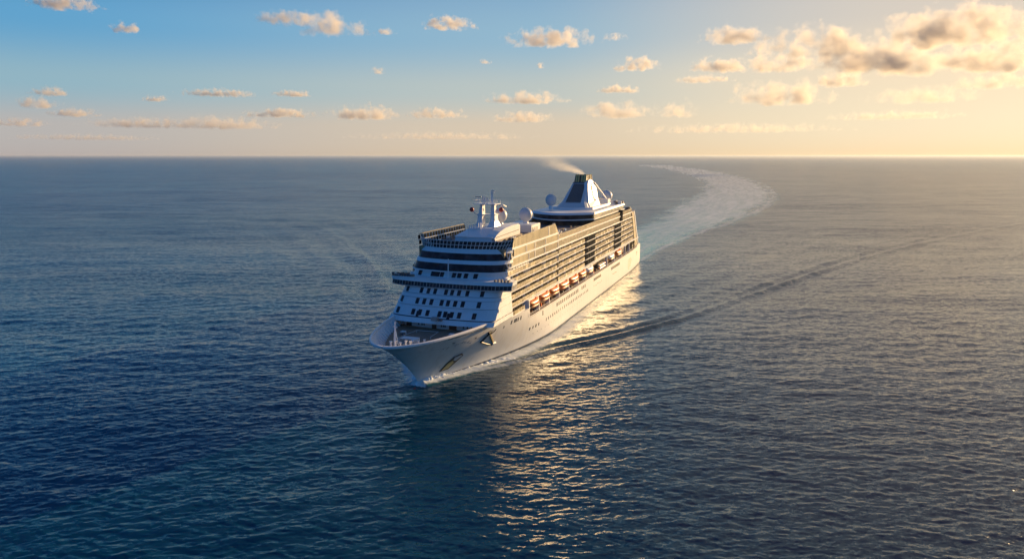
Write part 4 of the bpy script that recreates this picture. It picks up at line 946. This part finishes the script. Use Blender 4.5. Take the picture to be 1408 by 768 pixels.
# ================================================================= SMOKE
def vol_material(name, dens, col, aniso, nscale, lo, hi, kind):
    m = bpy.data.materials.new(name); m.use_nodes = True; nt = m.node_tree; nd = nt.nodes; lk = nt.links
    nd.remove(nd['Principled BSDF']); out = nd['Material Output']
    v = nd.new('ShaderNodeVolumePrincipled'); v.inputs['Color'].default_value = (*col, 1); v.inputs['Anisotropy'].default_value = aniso
    tc = nd.new('ShaderNodeTexCoord'); oi = nd.new('ShaderNodeObjectInfo')
    def mth(op, a, b_=None):
        q = nd.new('ShaderNodeMath'); q.operation = op
        for i, x in enumerate((a, b_)):
            if x is None: continue
            if isinstance(x, (int, float)): q.inputs[i].default_value = x
            else: lk.new(x, q.inputs[i])
        return q.outputs[0]
    sep = nd.new('ShaderNodeSeparateXYZ'); lk.new(tc.outputs['Object'], sep.inputs[0])
    vm = nd.new('ShaderNodeVectorMath'); vm.operation = 'ADD'; lk.new(oi.outputs['Location'], vm.inputs[1])
    geo = nd.new('ShaderNodeNewGeometry')
    n = nd.new('ShaderNodeTexNoise'); n.inputs['Detail'].default_value = 5 if kind == 'cloud' else 3; n.inputs['Roughness'].default_value = .62
    if kind == 'cloud':
        # object space is a unit box; noise runs in object space, offset per cloud, stretched to the cloud's aspect by attribute
        at = nd.new('ShaderNodeAttribute'); at.attribute_type = 'OBJECT'; at.attribute_name = 'aspect'
        mu = nd.new('ShaderNodeVectorMath'); mu.operation = 'MULTIPLY'; lk.new(tc.outputs['Object'], mu.inputs[0]); lk.new(at.outputs['Vector'], mu.inputs[1])
        sc2 = nd.new('ShaderNodeVectorMath'); sc2.operation = 'SCALE'; lk.new(oi.outputs['Location'], sc2.inputs[0]); sc2.inputs['Scale'].default_value = .013
        ad = nd.new('ShaderNodeVectorMath'); ad.operation = 'ADD'; lk.new(mu.outputs[0], ad.inputs[0]); lk.new(sc2.outputs[0], ad.inputs[1])
        lk.new(ad.outputs[0], n.inputs['Vector']); n.inputs['Scale'].default_value = nscale
        x2 = mth('POWER', mth('ABSOLUTE', sep.outputs['X']), 2.0); y2 = mth('POWER', mth('ABSOLUTE', sep.outputs['Y']), 2.0)
        zt = mth('POWER', mth('MAXIMUM', mth('ADD', sep.outputs['Z'], .35), 0.0), 2.0)       # flat base, domed top
        zt = mth('MULTIPLY', zt, .62)
        zb = mth('MULTIPLY', mth('POWER', mth('MAXIMUM', mth('SUBTRACT', -.35, sep.outputs['Z']), 0.0), 2.0), 5.5)
        rad = mth('ADD', mth('ADD', x2, y2), mth('ADD', zt, zb))
        f = mth('SUBTRACT', mth('ADD', mth('MULTIPLY', n.outputs['Fac'], 3.6), -1.35), mth('MULTIPLY', rad, 1.0))
        f = mth('SUBTRACT', f, .18)
        f = mth('MULTIPLY', f, 2.1)
        cl = nd.new('ShaderNodeClamp'); lk.new(f, cl.inputs[0])
        da = nd.new('ShaderNodeAttribute'); da.attribute_type = 'OBJECT'; da.attribute_name = 'density'
        lk.new(mth('MULTIPLY', cl.outputs[0], da.outputs['Fac']), v.inputs['Density'])
    else:
        # plume: x runs 0..1 along it, y and z are across
        lk.new(tc.outputs['Object'], n.inputs['Vector']); n.inputs['Scale'].default_value = nscale
        rr = mth('ADD', .008, mth('MULTIPLY', mth('POWER', sep.outputs['X'], 1.0), .085))
        r2 = mth('DIVIDE', mth('SQRT', mth('ADD', mth('POWER', mth('ABSOLUTE', sep.outputs['Y']), 2.0), mth('POWER', mth('ABSOLUTE', sep.outputs['Z']), 2.0))), rr)
        f = mth('SUBTRACT', mth('ADD', 1.0, mth('MULTIPLY', mth('SUBTRACT', n.outputs['Fac'], .5), 2.2)), r2)
        cl = nd.new('ShaderNodeClamp'); lk.new(f, cl.inputs[0])
        fall = mth('MULTIPLY', mth('MAXIMUM', mth('SUBTRACT', 1.0, sep.outputs['X']), 0.0), mth('DIVIDE', .10, mth('ADD', .08, sep.outputs['X'])))
        lk.new(mth('MULTIPLY', mth('MULTIPLY', cl.outputs[0], fall), dens), v.inputs['Density'])
    lk.new(v.outputs[0], out.inputs['Volume'])
    return m
def unit_box(name, lo, hi):
    me = bpy.data.meshes.new(name); bm = bmesh.new()
    vs = [bm.verts.new((x, y, z)) for x in (lo[0], hi[0]) for y in (lo[1], hi[1]) for z in (lo[2], hi[2])]
    for f in ((0, 1, 3, 2), (4, 6, 7, 5), (0, 4, 5, 1), (2, 3, 7, 6), (0, 2, 6, 4), (1, 5, 7, 3)): bm.faces.new([vs[i] for i in f])
    bmesh.ops.recalc_face_normals(bm, faces=bm.faces[:]); bm.to_mesh(me); bm.free(); return me
p0 = np.array([*W2(223, 0), 68.6]); p1 = np.array([24, 640, 79.5])
Lp = np.linalg.norm(p1-p0); dd = (p1-p0)/Lp
sm = bpy.data.objects.new('funnel_smoke', unit_box('funnel_smoke', (0, -.13, -.12), (1, .13, .12))); COL.objects.link(sm)
sm.location = p0; sm.scale = (Lp, Lp, Lp*.5); sm.rotation_euler = (0, -math.asin(dd[2]), math.atan2(dd[1], dd[0]))
sm.data.materials.append(vol_material('smoke', .13, (.95, .92, .86), .35, 16.0, 0, 0, 'smoke'))
tag(sm, 'thin pale smoke trailing from the funnel of the cruise ship', 'smoke', kind='stuff')

# ================================================================= CLOUDS
cloud_mat = vol_material('cloud', 1, (1, .95, .87), .32, 1.0, 0, 0, 'cloud')
cloud_mat.cycles.volume_step_rate = .5 if hasattr(cloud_mat.cycles, 'volume_step_rate') else 1
cube = unit_box('cloud', (-1, -1, -1), (1, 1, 1)); cube.materials.append(cloud_mat)
f = FPX; pit = math.atan(170/f)
def direction(px, py):
    u = (px-704)/f; v = (py-384)/f
    d_ = np.array([u, math.cos(pit)-v*math.sin(pit), -math.sin(pit)-v*math.cos(pit)]); return d_
CL = [  # pixel centre, half width, half height, density, label
 (85, 2, 42, 10, 1, 'small peach cloud cut by the top edge at the far left'),
 (171, 37, 17, 9, 1, 'small round pink cloud alone in the blue upper left'),
 (402, 24, 44, 10, .6, 'thin western tail of the long cloud in the upper left'),
 (457, 34, 48, 16, 1, 'broad puffy peach cloud in the upper left blue sky'),
 (530, 42, 14, 6, .6, 'tiny faint puff beside the broad upper left cloud'),
 (616, 31, 34, 9, 1, 'small flat cloud high above the ship, left of centre'),
 (520, 97, 11, 5, .6, 'tiny faint cloud alone above the middle left'),
 (757, 51, 58, 12, 1, 'long low puffy cloud high above the ship'),
 (847, 50, 16, 5, .4, 'barely visible wisp right of the long cloud above the ship'),
 (744, 90, 7, 4, .7, 'tiny speck of cloud above the ship funnel'),
 (667, 84, 9, 4, .5, 'tiny speck of cloud left of the ship funnel line'),
 (876, 87, 32, 10, 1, 'neat small cloud right of centre in the upper sky'),
 (1008, 46, 42, 14, 1, 'grey bellied cloud in the upper right of centre'),
 (990, 88, 40, 11, .9, 'low cream cloud under the grey bellied one'),
 (1072, 85, 46, 14, 1, 'cream cloud bank beneath the big dark clouds'),
 (1122, 56, 72, 24, 1.3, 'big brown edged cumulus, western end of the large bank'),
 (1230, 74, 98, 28, 1.6, 'largest dark bellied cumulus in the golden sky at right'),
 (1325, 34, 98, 27, 1.6, 'long dark cloud nearest the top right corner'),
 (1372, 76, 66, 23, 1.4, 'glowing brown cloud at the right edge under the top right one'),
 (966, 108, 38, 6, .5, 'thin streak of cloud over the right half'),
 (851, 122, 28, 6, .8, 'thin cream streak above the horizon right of the funnel'),
 (1155, 108, 38, 11, .8, 'pale gold cloud under the large cumulus'),
 (1080, 127, 70, 17, .8, 'wide hazy gold cumulus low in the right sky'),
 (1270, 130, 62, 12, .4, 'faint gold veil low at the right'),
 (1370, 110, 50, 13, .5, 'faint gold veil at the right edge'),
 (725, 134, 56, 9, .7, 'long thin pink cloud above the funnel smoke'),
 (850, 150, 44, 13, .7, 'low lumpy cloud right of the funnel near the horizon'),
 (930, 150, 28, 12, .5, 'low pale puff near the horizon, right of centre'),
 (720, 160, 40, 8, .6, 'low bank of pale cloud behind the funnel'),
 (500, 154, 46, 11, .9, 'lumpy pink cloud low over the left sea, nearest the ship'),
 (385, 155, 46, 7, .8, 'flat pink streak low over the left sea'),
 (600, 155, 38, 8, .7, 'small lumpy cloud low between the ship and the left bank'),
 (300, 127, 50, 6, .7, 'thin pale streak in the left middle sky'),
 (403, 128, 26, 5, .7, 'short thin pink streak in the left middle sky'),
 (215, 135, 18, 5, .7, 'small pink dash of cloud at the left'),
 (70, 125, 24, 7, .8, 'upper of the paired pink puffs at the far left'),
 (52, 140, 26, 10, .9, 'lower rounder puff of the pair at the far left'),
 (103, 154, 30, 7, .7, 'flat mauve cloud right of the paired far left puffs'),
 (25, 168, 36, 6, .6, 'mauve streak at the left edge near the horizon'),
 (195, 168, 70, 8, .5, 'long mauve bank near the horizon at left'),
 (610, 186, 120, 6, .25, 'very faint veil along the horizon just left of the ship'),
 (1010, 176, 130, 7, .3, 'very faint gold veil along the horizon right of the ship'),
 (120, 188, 90, 5, .3, 'very faint mauve veil on the far left horizon'),
 (1230, 158, 80, 7, .35, 'thin gold streak beneath the faint right hand veils'),
 (300, 168, 70, 10, .6, 'long broken bank of cloud low over the left horizon'),
]
for (px, py, hw, hh, de, lab) in CL:
    el = math.atan2(max(8, 213-(py+hh*.5)), f)
    dist = min(950/math.tan(el), 30000)
    d_ = direction(px, py); d_ = d_/math.hypot(d_[0], d_[1])
    pos = np.array([0, 0, CH])+d_*dist
    k = dist/(f*math.cos(math.atan((px-704)/f)))       # metres per pixel, roughly
    k = dist/f/ (1.0/math.cos(math.atan2(px-704, f)))*1.0
    ax, az = hw*k*1.40, hh*k*1.50
    ay = min(ax*.8, az*3.2)
    o = bpy.data.objects.new('cloud', cube); COL.objects.link(o)
    o.location = pos; o.scale = (ax, ay, az); o.rotation_euler = (0, 0, -math.atan2(d_[0], d_[1]))
    o['aspect'] = (1.15*ax/az, 1.15*ay/az, 1.15); o['density'] = 1.5*de/az
    tag(o, lab, 'cloud', 'scattered fair weather clouds')

# ================================================================= HAZE over the water
hz = bpy.data.objects.new('haze', unit_box('haze', (-45000, -45000, -6), (45000, 45000, 96))); COL.objects.link(hz)
hm = bpy.data.materials.new('sea_haze'); hm.use_nodes = True; hn = hm.node_tree; hn.nodes.remove(hn.nodes['Principled BSDF'])
hv = hn.nodes.new('ShaderNodeVolumePrincipled'); hv.inputs['Density'].default_value = 1.6e-5; hv.inputs['Color'].default_value = (.84, .91, 1, 1); hv.inputs['Anisotropy'].default_value = .35
hn.links.new(hv.outputs[0], hn.nodes['Material Output'].inputs['Volume']); hz.data.materials.append(hm)
tag(hz, kind='stuff')
